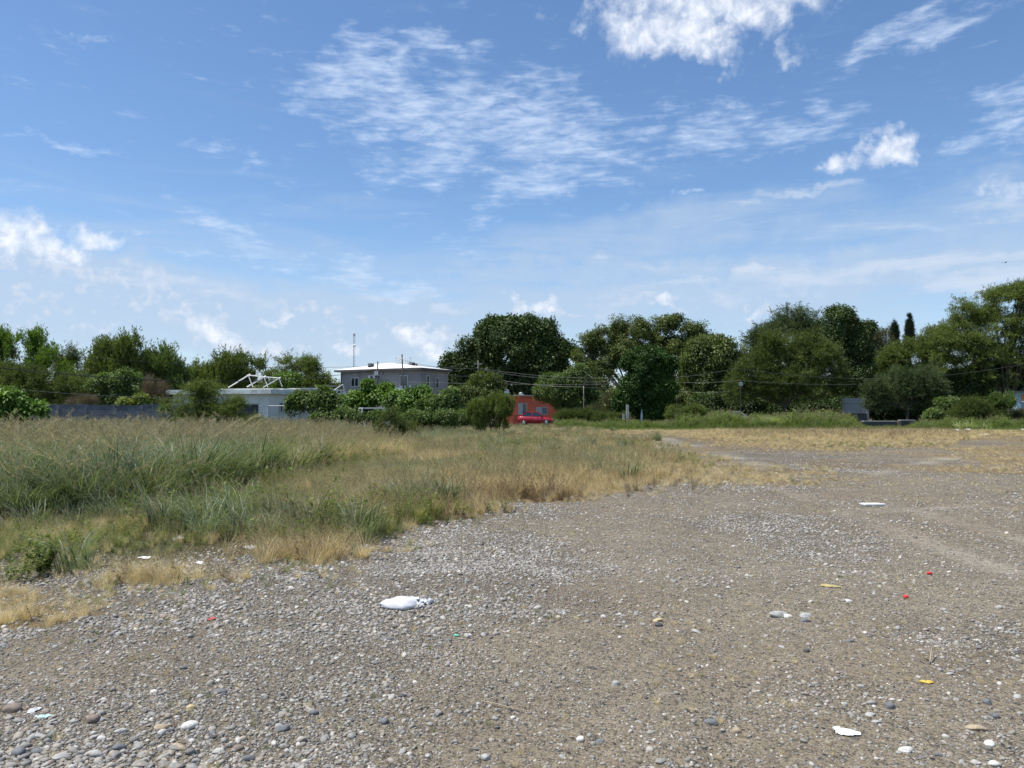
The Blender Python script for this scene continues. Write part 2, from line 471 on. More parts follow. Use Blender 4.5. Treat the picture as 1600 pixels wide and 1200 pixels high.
def ground_mat():
    m = bpy.data.materials.new('dirt_and_gravel'); m.use_nodes = True
    t = NT(m.node_tree); b = t.n['Principled BSDF']
    geo = t.new('ShaderNodeNewGeometry'); pos = geo.outputs['Position']
    za = t.new('ShaderNodeAttribute', attribute_name='zone')
    gr, ve, gold = t.sep(za.outputs['Color'])[:]
    n1 = t.noise(pos, 0.7, 6, 0.62); n2 = t.noise(pos, 6.0, 6, 0.65); n3 = t.noise(pos, 55.0, 5, 0.7)
    dirt = t.ramp(t.add(t.mul(n1, 0.5), t.mul(n2, 0.5)), [(0.30, (.185, .155, .108)), (0.52, (.30, .255, .182)), (0.72, (.40, .345, .255))])
    dirt = t.mix(t.mr(n3, 0.44, 0.58, 0, 0.8), dirt, (.115, .10, .078))
    ruts = t.mr(t.add(za.outputs['Alpha'], t.mul(t.sub(n2, .5), .5)), .25, 1.0, 0, .70)
    dirt = t.mix(ruts, dirt, (.42, .375, .30))
    dirt = t.mix(t.mr(t.noise(pos, .22, 4, .6), .42, .62, 0, .45), dirt, (.22, .17, .115))
    # small pebbles pressed into the dirt, two sizes
    def pebbles(scale, lo, hi, thr):
        vo = t.new('ShaderNodeTexVoronoi'); vo.feature = 'F1'; vo.inputs['Scale'].default_value = scale
        vo.inputs['Randomness'].default_value = 1.0
        wp = t.new('ShaderNodeMix'); wp.data_type = 'VECTOR'
        mpn = t.new('ShaderNodeMapping'); mpn.inputs['Scale'].default_value = (1, 1, 0.05)
        t.l.new(pos, mpn.inputs[0])
        vadd = t.new('ShaderNodeVectorMath', operation='ADD')
        t.l.new(mpn.outputs[0], vadd.inputs[0])
        nzc = t.noise(pos, scale * 0.7, 2, 0.5, out='Color')
        vs = t.new('ShaderNodeVectorMath', operation='SCALE'); t.l.new(nzc, vs.inputs[0]); vs.inputs['Scale'].default_value = 0.35 / scale
        t.l.new(vs.outputs[0], vadd.inputs[1])
        t.l.new(vadd.outputs[0], vo.inputs['Vector'])
        cell = t.sep(vo.outputs['Color'])
        size = t.m('MULTIPLY_ADD', cell[1], hi - lo, lo)
        inside = t.mr(t.sub(size, vo.outputs['Distance']), 0.0, 0.10)
        pick = t.m('GREATER_THAN', cell[0], t.m('SUBTRACT', thr, t.mul(gr, thr * 0.85)))
        col = t.ramp(cell[2], [(0, (.10, .105, .11)), (0.3, (.20, .205, .205)), (0.6, (.26, .25, .23)), (0.8, (.32, .28, .23)), (1, (.55, .53, .50))])
        return t.mul(inside, pick), col, t.mul(t.sub(size, vo.outputs['Distance']), pick)
    p1, c1, h1 = pebbles(26.0, 0.15, 0.42, 0.80)
    p2, c2, h2 = pebbles(62.0, 0.15, 0.45, 0.62)
    col = t.mix(t.mul(p2, 0.85), dirt, c2)
    col = t.mix(t.mul(p1, 0.9), col, c1)
    # thatch under the vegetation
    th = t.ramp(t.noise(pos, 9.0, 6, 0.7), [(0.3, (.075, .062, .036)), (0.55, (.15, .118, .062)), (0.75, (.24, .19, .10))])
    green = t.ramp(t.noise(pos, 4.0, 6, 0.7), [(0.3, (.035, .042, .018)), (0.6, (.09, .10, .04)), (0.8, (.16, .15, .07))])
    thg = t.mix(t.mr(t.noise(pos, 0.25, 4, 0.6), 0.42, 0.6), th, green)
    th = t.mix(t.mr(gold, 0.55, 1.0), thg, t.mix(t.mr(n2, 0.35, 0.65), (.30, .225, .115), (.20, .15, .08)))
    vmask = t.mr(t.add(ve, t.mul(t.sub(n2, 0.5), 0.9)), 0.25, 0.75)
    col = t.mix(vmask, col, th)
    t.l.new(col, b.inputs['Base Color'])
    b.inputs['Roughness'].default_value = 0.93; b.inputs['Specular IOR Level'].default_value = 0.2
    hh = t.add(t.mul(t.add(t.mul(h1, 1.4), t.mul(h2, 0.7)), 1.0), t.add(t.mul(n3, 0.35), t.mul(n2, 0.9)))
    bp = t.new('ShaderNodeBump'); bp.inputs['Strength'].default_value = 1.0; bp.inputs['Distance'].default_value = 0.04
    t.l.new(hh, bp.inputs['Height']); t.l.new(bp.outputs[0], b.inputs['Normal'])
    return m

M_WHITE = pmat('aged_white_paint', (.62, .64, .62), 0.6, 0.1, 1.2)
M_PIPE = pmat('white_pipe_paint', (.72, .73, .72), 0.45, 0.08, 4)
M_MINT = pmat('mint_white_plaster', (.72, .74, .68), 0.85, 0.06, 0.8, bump=0.2)
M_MINTF = pmat('weathered_mint_fascia', (.64, .72, .67), 0.85, 0.1, 1.6, col2=(.42, .46, .42))
M_GREYHOUSE = pmat('grey_render', (.35, .33, .315), 0.9, 0.08, 0.6, col2=(.25, .238, .228), bump=0.2)
M_LBLUE = pmat('pale_blue_render', (.33, .37, .43), 0.9, 0.06, 0.8)
M_ROOFW = pmat('white_roof_coating', (.78, .77, .74), 0.6, 0.06, 0.9, col2=(.58, .56, .52))
M_EAVE = pmat('dark_eave_board', (.10, .10, .10), 0.7, 0.1, 2)
M_GLASS = pmat('dark_window_glass', (.02, .03, .04), 0.08, 0.1, 1, spec=0.8)
M_FRAME = pmat('window_frame_white', (.62, .64, .64), 0.5, 0.05, 3)
M_POLE = pmat('creosoted_wood', (.045, .038, .033), 0.85, 0.2, 8, bump=0.3)
M_POLEG = pmat('weathered_grey_pole', (.20, .19, .175), 0.85, 0.15, 5)
M_BLOCK = None
M_CABLE = pmat('black_cable', (.012, .012, .013), 0.6, 0.05, 5)
M_CABLEG = pmat('grey_cable', (.13, .13, .135), 0.5, 0.05, 5)
M_METAL = pmat('galvanised_metal', (.38, .39, .40), 0.45, 0.1, 3, metal=0.6)
M_DARK = pmat('dark_grey_metal', (.05, .052, .055), 0.5, 0.1, 4)
M_RED = pmat('red_house_render', (.80, .18, .10), 0.88, 0.07, 1.1, bump=0.15)
M_BRICK = pmat('orange_brick', (.38, .10, .05), 0.9, 0.12, 4)
M_CARRED = pmat('red_car_paint', (.36, .008, .022), 0.28, 0.04, 2, coat=0.7)
M_TYRE = pmat('tyre_rubber', (.018, .018, .018), 0.85, 0.1, 9)
M_RIM = pmat('wheel_rim', (.42, .43, .44), 0.35, 0.08, 9, metal=0.4)
M_CONC = pmat('concrete', (.34, .33, .31), 0.9, 0.1, 2, bump=0.2)
M_BARK = pmat('tree_bark', (.085, .068, .052), 0.9, 0.2, 6, bump=0.5)
M_TWIG = pmat('pale_dry_twig', (.46, .38, .26), 0.9, 0.15, 8)
M_PLASTIC = pmat('white_plastic_film', (.56, .57, .585), 0.38, 0.03, 6)
M_PAPER = pmat('white_paper', (.66, .66, .64), 0.8, 0.05, 20)
M_PLAINRED = pmat('red_plastic', (.60, .03, .03), 0.4, 0.05, 20)
M_YEL = pmat('yellow_wrapper', (.62, .42, .06), 0.5, 0.1, 20)
M_BLUEP = pmat('pale_blue_paint', (.30, .42, .50), 0.7, 0.08, 2)
M_ORANGE = pmat('orange_panel', (.50, .17, .02), 0.6, 0.06, 3)
M_DISH = pmat('satellite_dish_blue_grey', (.42, .50, .56), 0.45, 0.05, 6)
M_CARGREY = pmat('silver_car_paint', (.38, .40, .42), 0.3, 0.04, 2, metal=0.3)
M_LAMP = pmat('clear_lamp_plastic', (.65, .66, .66), 0.15, 0.03, 5)
M_TAIL = pmat('tail_lamp_red', (.35, .01, .01), 0.25, 0.03, 5)

def block_mat():
    m = bpy.data.materials.new('grey_concrete_block'); m.use_nodes = True
    t = NT(m.node_tree); b = t.n['Principled BSDF']
    tc = t.new('ShaderNodeTexCoord')
    s = t.sep(tc.outputs['Object'])
    vec = t.comb(s[0], s[2], 0.0)
    br = t.new('ShaderNodeTexBrick')
    t.l.new(vec, br.inputs['Vector'])
    br.inputs['Color1'].default_value = (.105, .115, .135, 1); br.inputs['Color2'].default_value = (.15, .16, .18, 1)
    br.inputs['Mortar'].default_value = (.22, .23, .24, 1)
    br.inputs['Scale'].default_value = 1.0; br.inputs['Brick Width'].default_value = 0.4; br.inputs['Row Height'].default_value = 0.2
    br.inputs['Mortar Size'].default_value = 0.012
    col = t.mix(t.mr(t.noise(tc.outputs['Object'], 1.3, 6, 0.65), 0.35, 0.7, 0, 0.7), br.outputs['Color'], (.075, .08, .09))
    t.l.new(col, b.inputs['Base Color']); b.inputs['Roughness'].default_value = 0.95
    return m
M_BLOCK = block_mat()

# ------------------------------------------------------------------ ground
def axis(n, lim, a):
    t = np.linspace(-1, 1, n)
    return np.sinh(t * a) / math.sinh(a) * lim
def make_ground():
    xs = axis(460, 900, 7.2)
    t = np.linspace(0, 1, 460)
    ys = 1.5 + (np.sinh(t * 7.0) / math.sinh(7.0)) * 2200
    back = -np.array([400, 150, 60, 25, 12, 6, 3, 1, 0.0])[:]
    ys = np.concatenate([back, [0.5, 1.0], ys])
    X, Y = np.meshgrid(xs, ys)
    H = height(X, np.maximum(Y, 0)) * np.where(Y < 0, 0.3, 1)
    nv = X.size
    V = np.stack([X.ravel(), Y.ravel(), H.ravel()], 1)
    nx = len(xs); ny = len(ys)
    i, j = np.meshgrid(np.arange(nx - 1), np.arange(ny - 1))
    a = (j * nx + i).ravel()
    Fc = np.stack([a, a + 1, a + 1 + nx, a + nx], 1)
    me = fast_mesh('ground', V, Fc, True)
    z, u, v = zones(V[:, 0], V[:, 1])
    gr = np.clip(gravel_amt(V[:, 0], V[:, 1]), 0, 1)
    gr = np.where(z['track'], 0.85, gr)
    far = V[:, 1] > 84
    ve = np.where(z['right'] | far, 1.0, 0.0)
    dep = signed_depth(u, v, V[:, 0], V[:, 1])
    ve = np.maximum(ve, np.where((V[:, 1] > 2) & (z['veg'] | (u < 1250)), sstep(-.35, 1.7, dep), 0) )
    ve = np.where(z['veg'], np.maximum(ve, .25), ve)
    ve = np.where(z['ldry'] | z['rgold'], 0.75, ve)
    ve = np.where(z['track'], 0.0, ve)
    ve = ve * (1 - .8 * ruts(V[:, 0], V[:, 1]) * sstep(12, 25, V[:, 1]) * sstep(80, 60, V[:, 1]))
    # dry sparse turf in between on the right half of the lot
    band = sstep(780, 715, v) * sstep(900, 1100, u) * (V[:, 1] > 2)
    ve = np.maximum(ve, 0.62 * band * sstep(0.42, 0.6, fbm(V[:, 0] * 0.25, V[:, 1] * 0.25 + 7)))
    gold = np.where(z['tall'], 0.2, np.where(z['right'] | z['rgold'] | z['ldry'], 1.0, 0.6 + 0.4 * sstep(500, 800, u)))
    gold = np.where((V[:, 1] > 66) & ~z['tall'], 0.25, gold)
    at = me.color_attributes.new('zone', 'FLOAT_COLOR', 'POINT')
    at.data.foreach_set('color', np.stack([gr * (1 - .6 * ruts(V[:, 0], V[:, 1])), ve, gold, np.minimum(1, ruts(V[:, 0], V[:, 1]) * (.75 + .8 * sstep(14, 30, V[:, 1])))], 1).astype(np.float32).ravel())
    o = link_mesh('ground', me, ground_mat())
    return tag(o, 'stony dirt lot with gravel in front and dry grass further off', None, None, 'structure')
GROUND = make_ground()

# ------------------------------------------------------------------ scatter by geometry nodes (crowns, grass, gravel only)
def source_collection(name, meshes):
    c = bpy.data.collections.new(name)
    for i, me in enumerate(meshes):
        o = bpy.data.objects.new(me.name, me)
        o.name = '%s_%02d' % (name, i)
        c.objects.link(o)
    return c
_trees = {}
def scatter_tree(coll):
    if coll.name in _trees: return _trees[coll.name]
    g = bpy.data.node_groups.new('scatter_' + coll.name, 'GeometryNodeTree')
    g.interface.new_socket('Geometry', in_out='INPUT', socket_type='NodeSocketGeometry')
    g.interface.new_socket('Geometry', in_out='OUTPUT', socket_type='NodeSocketGeometry')
    N, L = g.nodes, g.links
    gi, go = N.new('NodeGroupInput'), N.new('NodeGroupOutput')
    ci = N.new('GeometryNodeCollectionInfo'); ci.inputs['Collection'].default_value = coll
    ci.inputs['Separate Children'].default_value = True; ci.inputs['Reset Children'].default_value = True
    mp = N.new('GeometryNodeMeshToPoints')
    ip = N.new('GeometryNodeInstanceOnPoints')
    ip.inputs['Pick Instance'].default_value = True
    def at(nm, ty):
        n = N.new('GeometryNodeInputNamedAttribute'); n.data_type = ty; n.inputs['Name'].default_value = nm
        return n.outputs['Attribute']
    e2r = N.new('FunctionNodeEulerToRotation')
    L.new(at('rot', 'FLOAT_VECTOR'), e2r.inputs[0])
    L.new(gi.outputs[0], mp.inputs['Mesh']); L.new(mp.outputs[0], ip.inputs['Points'])
    L.new(ci.outputs[0], ip.inputs['Instance']); L.new(at('pick', 'INT'), ip.inputs['Instance Index'])
    L.new(e2r.outputs[0], ip.inputs['Rotation']); L.new(at('scl', 'FLOAT_VECTOR'), ip.inputs['Scale'])
    L.new(ip.outputs[0], go.inputs[0])
    _trees[coll.name] = g
    return g
def scatter(name, pts, rot, scl, pick, tint, coll, parent=None):
    pts = np.asarray(pts, np.float32); n = len(pts)
    me = bpy.data.meshes.new(name)
    me.vertices.add(n); me.vertices.foreach_set('co', pts.ravel())
    scl = np.asarray(scl, np.float32)
    if scl.ndim == 1: scl = np.repeat(scl[:, None], 3, 1)
    for nm, ty, key, arr in (('rot', 'FLOAT_VECTOR', 'vector', rot), ('scl', 'FLOAT_VECTOR', 'vector', scl),
                             ('pick', 'INT', 'value', pick), ('tint', 'FLOAT', 'value', tint)):
        a = me.attributes.new(nm, ty, 'POINT')
        a.data.foreach_set(key, np.ascontiguousarray(arr, np.int32 if ty == 'INT' else np.float32).ravel())
    me.update()
    o = bpy.data.objects.new(name, me); COL.objects.link(o)
    if parent is not None: o.parent = parent
    md = o.modifiers.new('scatter', 'NODES'); md.node_group = scatter_tree(coll)
    return o

# ------------------------------------------------------------------ leaf sprays
def rand_unit(n):
    v = rng.normal(size=(n, 3)); return v / np.linalg.norm(v, axis=1)[:, None]
def leaves_mesh(name, base, d, nrm, length, width, mat, fold=0.25):
    """diamond leaves: base point, direction, approx normal"""
    d = d / np.linalg.norm(d, axis=1)[:, None]
    s = np.cross(d, nrm); s /= (np.linalg.norm(s, axis=1)[:, None] + 1e-9)
    n = np.cross(s, d)
    length = np.broadcast_to(length, (len(base),))[:, None]; width = np.broadcast_to(width, (len(base),))[:, None]
    v0 = base; v2 = base + d * length - n * length * 0.12
    mid = base + d * length * 0.45 + n * width * fold * 0.5
    v1 = mid + s * width * 0.5; v3 = mid - s * width * 0.5
    V = np.stack([v0, v1, v2, v3], 1).reshape(-1, 3)
    i = np.arange(len(base)) * 4
    T = np.stack([i, i + 1, i + 2, i + 3], 1)
    me = fast_mesh(name, V, T)
    me.materials.append(mat)
    return me
def clump(name, kind, mat):
    """a spray of radius about 1, growing towards +Z"""
    if kind == 'broad':
        n = 70
        p = rand_unit(n) * (rng.random(n) ** 0.5)[:, None]; p[:, 2] *= 0.75
        d = p * 0.8 + rand_unit(n) * 0.7 + np.array([0, 0, -0.15])
        return leaves_mesh(name, p, d, rand_unit(n) * 0.6 + np.array([0, 0, 1]), rng.uniform(.28, .46, n), rng.uniform(.16, .25, n), mat)
    if kind == 'bigleaf':
        n = 30
        p = rand_unit(n) * (rng.random(n) ** 0.5)[:, None]; p[:, 2] *= 0.7
        d = p * 0.9 + rand_unit(n) * 0.5 + np.array([0, 0, -0.35])
        return leaves_mesh(name, p, d, rand_unit(n) * 0.5 + np.array([0, 0, 1]), rng.uniform(.42, .66, n), rng.uniform(.26, .40, n), mat)
    if kind == 'fine':
        k, q = 11, 13
        tips = rand_unit(k) * rng.uniform(0.7, 1.15, k)[:, None] + np.array([0, 0, 0.30])
        tt = rng.random((k, q)) * 0.95 + 0.05
        p = (tips[:, None, :] * tt[:, :, None]).reshape(-1, 3) + rng.normal(size=(k * q, 3)) * 0.06
        dd = np.repeat(tips, q, 0) * 0.8 + rand_unit(k * q) * 0.8
        return leaves_mesh(name, p, dd, rand_unit(k * q), rng.uniform(.16, .32, k * q), rng.uniform(.045, .085, k * q), mat)
    if kind == 'vertical':
        k, q = 11, 14
        tips = rand_unit(k) * 0.42 + np.array([0, 0, 1.25]) * rng.uniform(0.6, 1.15, k)[:, None]
        st = rand_unit(k) * 0.38
        tt = rng.random((k, q))
        p = (st[:, None, :] + (tips - st)[:, None, :] * tt[:, :, None]).reshape(-1, 3) + rng.normal(size=(k * q, 3)) * 0.05
        dd = np.repeat(tips - st, q, 0) * 0.9 + rand_unit(k * q) * 0.75
        return leaves_mesh(name, p, dd, rand_unit(k * q), rng.uniform(.18, .36, k * q), rng.uniform(.05, .10, k * q), mat)
    if kind == 'twigs':
        k = 46
        tips = rand_unit(k) * rng.uniform(.6, 1.2, k)[:, None] + np.array([0, 0, .3])
        st = tips * rng.uniform(0.0, .5, k)[:, None]
        return leaves_mesh(name, st, tips - st, rand_unit(k), np.linalg.norm(tips - st, axis=1), rng.uniform(.02, .045, k), mat)
PAL = {  # leaf colour pairs
    'bright': ((.075, .14, .018), (.18, .28, .045)), 'mid': ((.058, .100, .022), (.155, .22, .058)),
    'olive': ((.058, .086, .020), (.145, .18, .048)), 'brownolive': ((.075, .080, .038), (.135, .135, .065)),
    'dark': ((.025, .050, .012), (.080, .125, .028)), 'deep': ((.014, .046, .005), (.052, .11, .013)),
    'bluegreen': ((.050, .076, .032), (.125, .17, .068)), 'yellow': ((.12, .17, .03), (.26, .30, .06)),
    'cypress': ((.012, .024, .012), (.025, .042, .02)), 'dry': ((.10, .075, .055), (.19, .15, .11)),
    'vine': ((.055, .12, .017), (.17, .28, .045)), 'feather': ((.082, .118, .026), (.19, .24, .062))}
_cl = {}
def clumps(kind, pal):
    k = kind + '_' + pal
    if k not in _cl:
        mat = leafmat('leaf_' + k, *PAL[pal], transl=0.30 if pal not in ('deep', 'dark', 'cypress') else 0.18, spec=0.32 if kind in ('bigleaf', 'broad') else 0.25)
        _cl[k] = source_collection('spray_' + k, [clump('spray_%s_%d' % (k, i), kind, mat) for i in range(5)])
    return _cl[k]

def plant(name, label, cat, D, lobes, kind, pal, size=0.55, dens=1.0, trunk=None, group=None, base=None, part='crown', stem='trunk',
          hollow=0.45, up=0.35, rough=0.34, mat_trunk=None, flat=0.85, bumpy=7, forkmax=2.2, gapthr=.40):
    """lobes: (u, v, ru, rv[, depth offset]) outline ellipses measured on the photograph, given real depth and size at distance D"""
    L = []
    for l in lobes:
        dd = l[4] if len(l) > 4 else 0.0
        c = P(l[0], l[1], D + dd); k = (D + dd) / F
        rx, rz = l[2] * k, l[3] * k
        L.append((np.array(c), np.array([rx, max(0.75 * rx, 0.6 * rz) * flat, rz])))
    if base is None:
        base = Vector((sum(l[0][0] for l in L) / len(L), D, 0))
    if bumpy:
        L2 = []
        for c, r in L:
            L2.append((c, r * 0.84))
            for q_ in range(bumpy):
                d = rand_unit(1)[0]
                if d[2] < -0.5: d[2] *= -1
                f = rng.uniform(.28, .46)
                L2.append((c + d * r * (0.98 - f * .75), np.array([r.mean() * .6 + r[0] * .4, r.mean() * .6 + r[1] * .4, r.mean() * .5 + r[2] * .5]) * f))
        L0, L = L, L2
    else: L0 = L
    base = Vector(base)
    base.z = float(height(np.array(base.x), np.array(base.y)))
    root = empty(name, base, 0, label, cat, group)
    pts, nor, lt = [], [], []
    for c, r in L:
        a, b_, cc = r
        area = 4 * math.pi * (((a * b_) ** 1.6 + (a * cc) ** 1.6 + (b_ * cc) ** 1.6) / 3) ** (1 / 1.6)
        n = int(area / (size * size) * (1.0 if bumpy else 1.25) * dens) + 5
        d = rand_unit(n)
        # lumpy outline
        ph = rng.random(3) * 40
        lump = 1 + rough * (2 * fbm(d[:, 0] * 2.6 + ph[0] + d[:, 2] * 1.7, d[:, 1] * 2.6 + ph[1] - d[:, 2] * 1.9, 3) - 1)
        rad = (hollow + (1 - hollow) * rng.random(n) ** 0.45) * lump * (1 + (rng.random(n) < .08) * rng.uniform(.05, .22, n))
        p = c + d * r * rad[:, None]
        pts.append(p); nor.append(d); lt.append(np.full(n, rng.random()))
    pts = np.concatenate(pts); nor = np.concatenate(nor); lt = np.concatenate(lt)
    keep = np.ones(len(pts), bool)
    for c, r in L:                                # drop what lies deep inside another lobe
        q = np.linalg.norm((pts - c) / r, axis=1); keep &= q > hollow * 0.8
    keep &= pts[:, 2] > base.z + size * 0.25
    gsc = 0.55 / size
    gap = fbm(pts[:, 0] * gsc + pts[:, 1] * gsc * .6 + 5, pts[:, 2] * gsc * 1.3 - pts[:, 1] * gsc * .5 + 9, 3)
    keep &= gap > (gapthr + .05 * rng.normal(size=len(pts)))
    pts, nor, lt = pts[keep], nor[keep], lt[keep]
    n = len(pts)
    axisv = nor * (1 - up) + np.array([0, 0, up * 1.3]) + rng.normal(size=(n, 3)) * 0.18
    axisv /= np.linalg.norm(axisv, axis=1)[:, None]
    if kind == 'vertical':
        axisv = nor * 0.25 + np.array([0, 0, 1.0]) + rng.normal(size=(n, 3)) * 0.15
        axisv /= np.linalg.norm(axisv, axis=1)[:, None]
    th = np.arccos(np.clip(axisv[:, 2], -1, 1)); phi = np.arctan2(axisv[:, 1], axisv[:, 0])
    rot = np.stack([rng.random(n) * 0.3 - 0.15, th, phi], 1)
    # spin about own axis through the x angle being small and the picks being many
    scl = size * rng.uniform(0.55, 1.45, n)
    loc = np.array(base)
    scatter(part, pts - loc, rot, scl, rng.integers(0, 5, n), lt * .6 + .4 * rng.random(n), clumps(kind, pal), root)
    # trunk and limbs
    mb = MB()
    tr = trunk or 0.10
    L = L0
    zl = min(l[0][2] - l[1][2] for l in L)
    fork = Vector((0, 0, max(0.25, min(zl * 0.8 + 0.5, forkmax))))
    mb.tube([Vector((0, 0, -0.1)), fork * 0.5 + Vector((random.uniform(-.06, .06), 0, 0)), fork], [tr * 1.25, tr, tr * 0.85], 8)
    for c, r in L:
        top = Vector(c) - base
        for q in range(3):
            e = top + Vector((random.uniform(-.7, .7) * r[0], random.uniform(-.7, .7) * r[1], random.uniform(-.1, .75) * r[2]))
            m1 = fork.lerp(e, 0.35) + Vector((random.uniform(-.1, .1) * r[0], 0, 0.10 * r[2]))
            m2 = fork.lerp(e, 0.7) + Vector((random.uniform(-.1, .1) * r[0], 0, 0.06 * r[2]))
            mb.tube([fork, m1, m2, e], [tr * 0.6, tr * 0.4, tr * 0.25, tr * 0.08], 5, False)
    mb.build(stem, mat_trunk or M_BARK, root, True)
    return root

# ------------------------------------------------------------------ buildings
def facade_x(u, D0x, D0y, dx, dy):
    """distance along a wall (from its corner, direction dx,dy) where the line of sight u meets it"""
    a = (u - 800) / F * 1.0
    # solve (D0x + s dx) = a' (D0y + s dy)
    a = a / cp
    return (a * D0y - D0x) / (dx - a * dy)
def z_at(v, D): return P(800, v, D).z

def window_part(name, root, x0, x1, z0, z1, y, mull=1, axis='x', frame=M_FRAME, depth=0.10):
    """framed window on the wall y (axis x) or on the wall x=y (axis y); pane is a sub-part"""
    f = MB(); t = 0.07
    def bx(a0, a1, c0, c1, d0, d1, mb):
        if axis == 'x': mb.box(a0, a1, d0, d1, c0, c1)
        else: mb.box(d0, d1, a0, a1, c0, c1)
    d0, d1 = (y - 0.05, y + depth) if axis == 'x' else (y - depth, y + 0.05)
    bx(x0, x0 + t, z0, z1, d0, d1, f); bx(x1 - t, x1, z0, z1, d0, d1, f)
    bx(x0 + t, x1 - t, z0, z0 + t, d0, d1, f); bx(x0 + t, x1 - t, z1 - t, z1, d0, d1, f)
    for i in range(mull):
        c = x0 + (x1 - x0) * (i + 1) / (mull + 1)
        bx(c - t / 2, c + t / 2, z0 + t, z1 - t, d0 + .01, d1 - .01, f)
    fo = f.build(name, frame, root)
    g = MB()
    p0, p1 = (y - 0.012, y + 0.02) if axis == 'x' else (y - 0.02, y + 0.012)
    w_ = (x1 - x0) / (mull + 1)
    for i in range(mull + 1):
        g = MB(); a0 = x0 + w_ * i + t * .6; a1 = x0 + w_ * (i + 1) - t * .6
        bx(a0, a1, z0 + t + .002, z1 - t - .002, p0, p1, g)
        g.build('pane', M_GLASS, fo)
    return fo

def grey_house():
    Cx, Cy = -10.3, 86.9
    r = empty('grey_house', (Cx, Cy, 0), math.atan2(-5.4, 10.2), 'grey two storey house with white low pitched roof rising behind the green bushes', 'house')
    H = z_at(577.5, 86.9); Ls, Ld = 11.6, 5.7
    MB().box(-Ls, 0, 0, Ld, 0, H - .02).build('wall', M_GREYHOUSE, r)
    # paler lower storey band left of the corner
    zb = z_at(604, 88)
    MB().box(-4.9, -0.02, -0.05, 0.0, 0.2, zb).build('pale_wall_panel', M_LBLUE, r)
    MB().box(-4.6, -2.6, -0.75, -0.05, z_at(613, 87), z_at(611, 87)).build('ledge', M_ROOFW, r)
    MB().box(-Ls - .6, .45, -.55, Ld + .3, H - .02, H + .20).build('eave', M_EAVE, r)
    v = [(-Ls - .62, -.57, H + .202), (.47, -.57, H + .202), (.47, Ld + .32, H + .202), (-Ls - .62, Ld + .32, H + .202),
         (-6.6, 2.6, H + 1.1), (-6.0, 3.1, H + 1.1)]
    fcs = [(0, 1, 4), (1, 5, 4), (1, 2, 5), (2, 3, 5), (3, 4, 5), (3, 0, 4), (3, 2, 1, 0)]
    link_mesh('roof', raw_mesh('roof', v, fcs), M_ROOFW, r)
    dx, dy = 10.2 / 11.54, -5.4 / 11.54
    fx = lambda u: facade_x(u, Cx, Cy, dx, dy)
    for (u0, u1, v0, v1, m) in ((548.5, 560.5, 588, 603, 1), (625, 637.5, 586.5, 604, 1)):
        window_part('window', r, fx(u0), fx(u1), z_at(v1, 88), z_at(v0, 88), 0.0, m)
    sy = lambda u: facade_x(u, Cx, Cy, 5.4 / 11.54, 10.2 / 11.54)
    for (u0, u1, v0, v1) in ((664.5, 670.5, 588, 604.5), (679.5, 685, 590.5, 607)):
        window_part('window', r, sy(u0), sy(u1), z_at(v1, 90), z_at(v0, 90), 0.0, 0, 'y', depth=-0.10)
    MB().tube([(-Ls + .1, -.08, .2), (-Ls + .1, -.08, H - .1)], .05).build('downpipe', M_EAVE, r)
    MB().box(fx(555) - .08, fx(555) + .10, -.14, 0, z_at(585.5, 90), z_at(583.5, 90)).build('wall_lamp', M_FRAME, r)
    return r, H
HOUSE, HH = grey_house()

def cooler(u, v0, v1, wpx, D, label):
    p = P(u, v1, D); s = wpx / F * D; h = P(u, v0, D).z - p.z
    r = empty('evaporative_cooler', p, R(-28), label, 'air cooler', 'air coolers on the grey house roof')
    MB().box(-s / 2, s / 2, -s / 2, s / 2, 0.12, h).build('casing', M_DARK, r, bevel=.02)
    for q in range(5):
        z = .18 + (h - .26) * q / 5
        MB().box(-s * .42, s * .42, -s / 2 - .03, -s / 2 - .003, z, z + (h - .26) / 9).build('louvre', M_METAL, r)
    for sx in (-1, 1):
        MB().box(sx * s * .4 - .03, sx * s * .4 + .03, -s * .4, s * .4, -.25, .12).build('foot', M_METAL, r)
    return r
cooler(579.5, 568, 574.5, 7, 91, 'dark square air cooler on the left half of the white roof')
cooler(643.5, 566.5, 573.5, 7.5, 91.5, 'dark air cooler on the white roof just right of the taller utility pole')
cooler(650, 568.5, 573.8, 4, 93, 'smallest dark air cooler at the right end of the white roof')

def roof_cage():
    D = 92.5
    a = P(620.5, 559, D); b = P(641, 573, D)
    x0, x1, z1, z0 = a.x, b.x, a.z, b.z
    r = empty('roof_railing', ((x0 + x1) / 2, D, z0), 0, 'thin metal railing frame standing at the peak of the white roof', 'railing')
    h = z1 - z0; w_ = (x1 - x0) / 2
    for y in (-.8, .8):
        for x in (-w_, -w_ * .45, w_ * .45, w_):
            MB().tube([(x, y, -.6), (x, y, h)], .018, 5).build('post', M_METAL, r)
        for k in range(4):
            MB().tube([(-w_, y, h * (k + 1) / 4), (w_, y, h * (k + 1) / 4)], .014, 5).build('rail', M_METAL, r)
    for x in (-w_, w_):
        MB().tube([(x, -.8, h), (x, .8, h)], .018, 5).build('rail', M_METAL, r)
roof_cage()

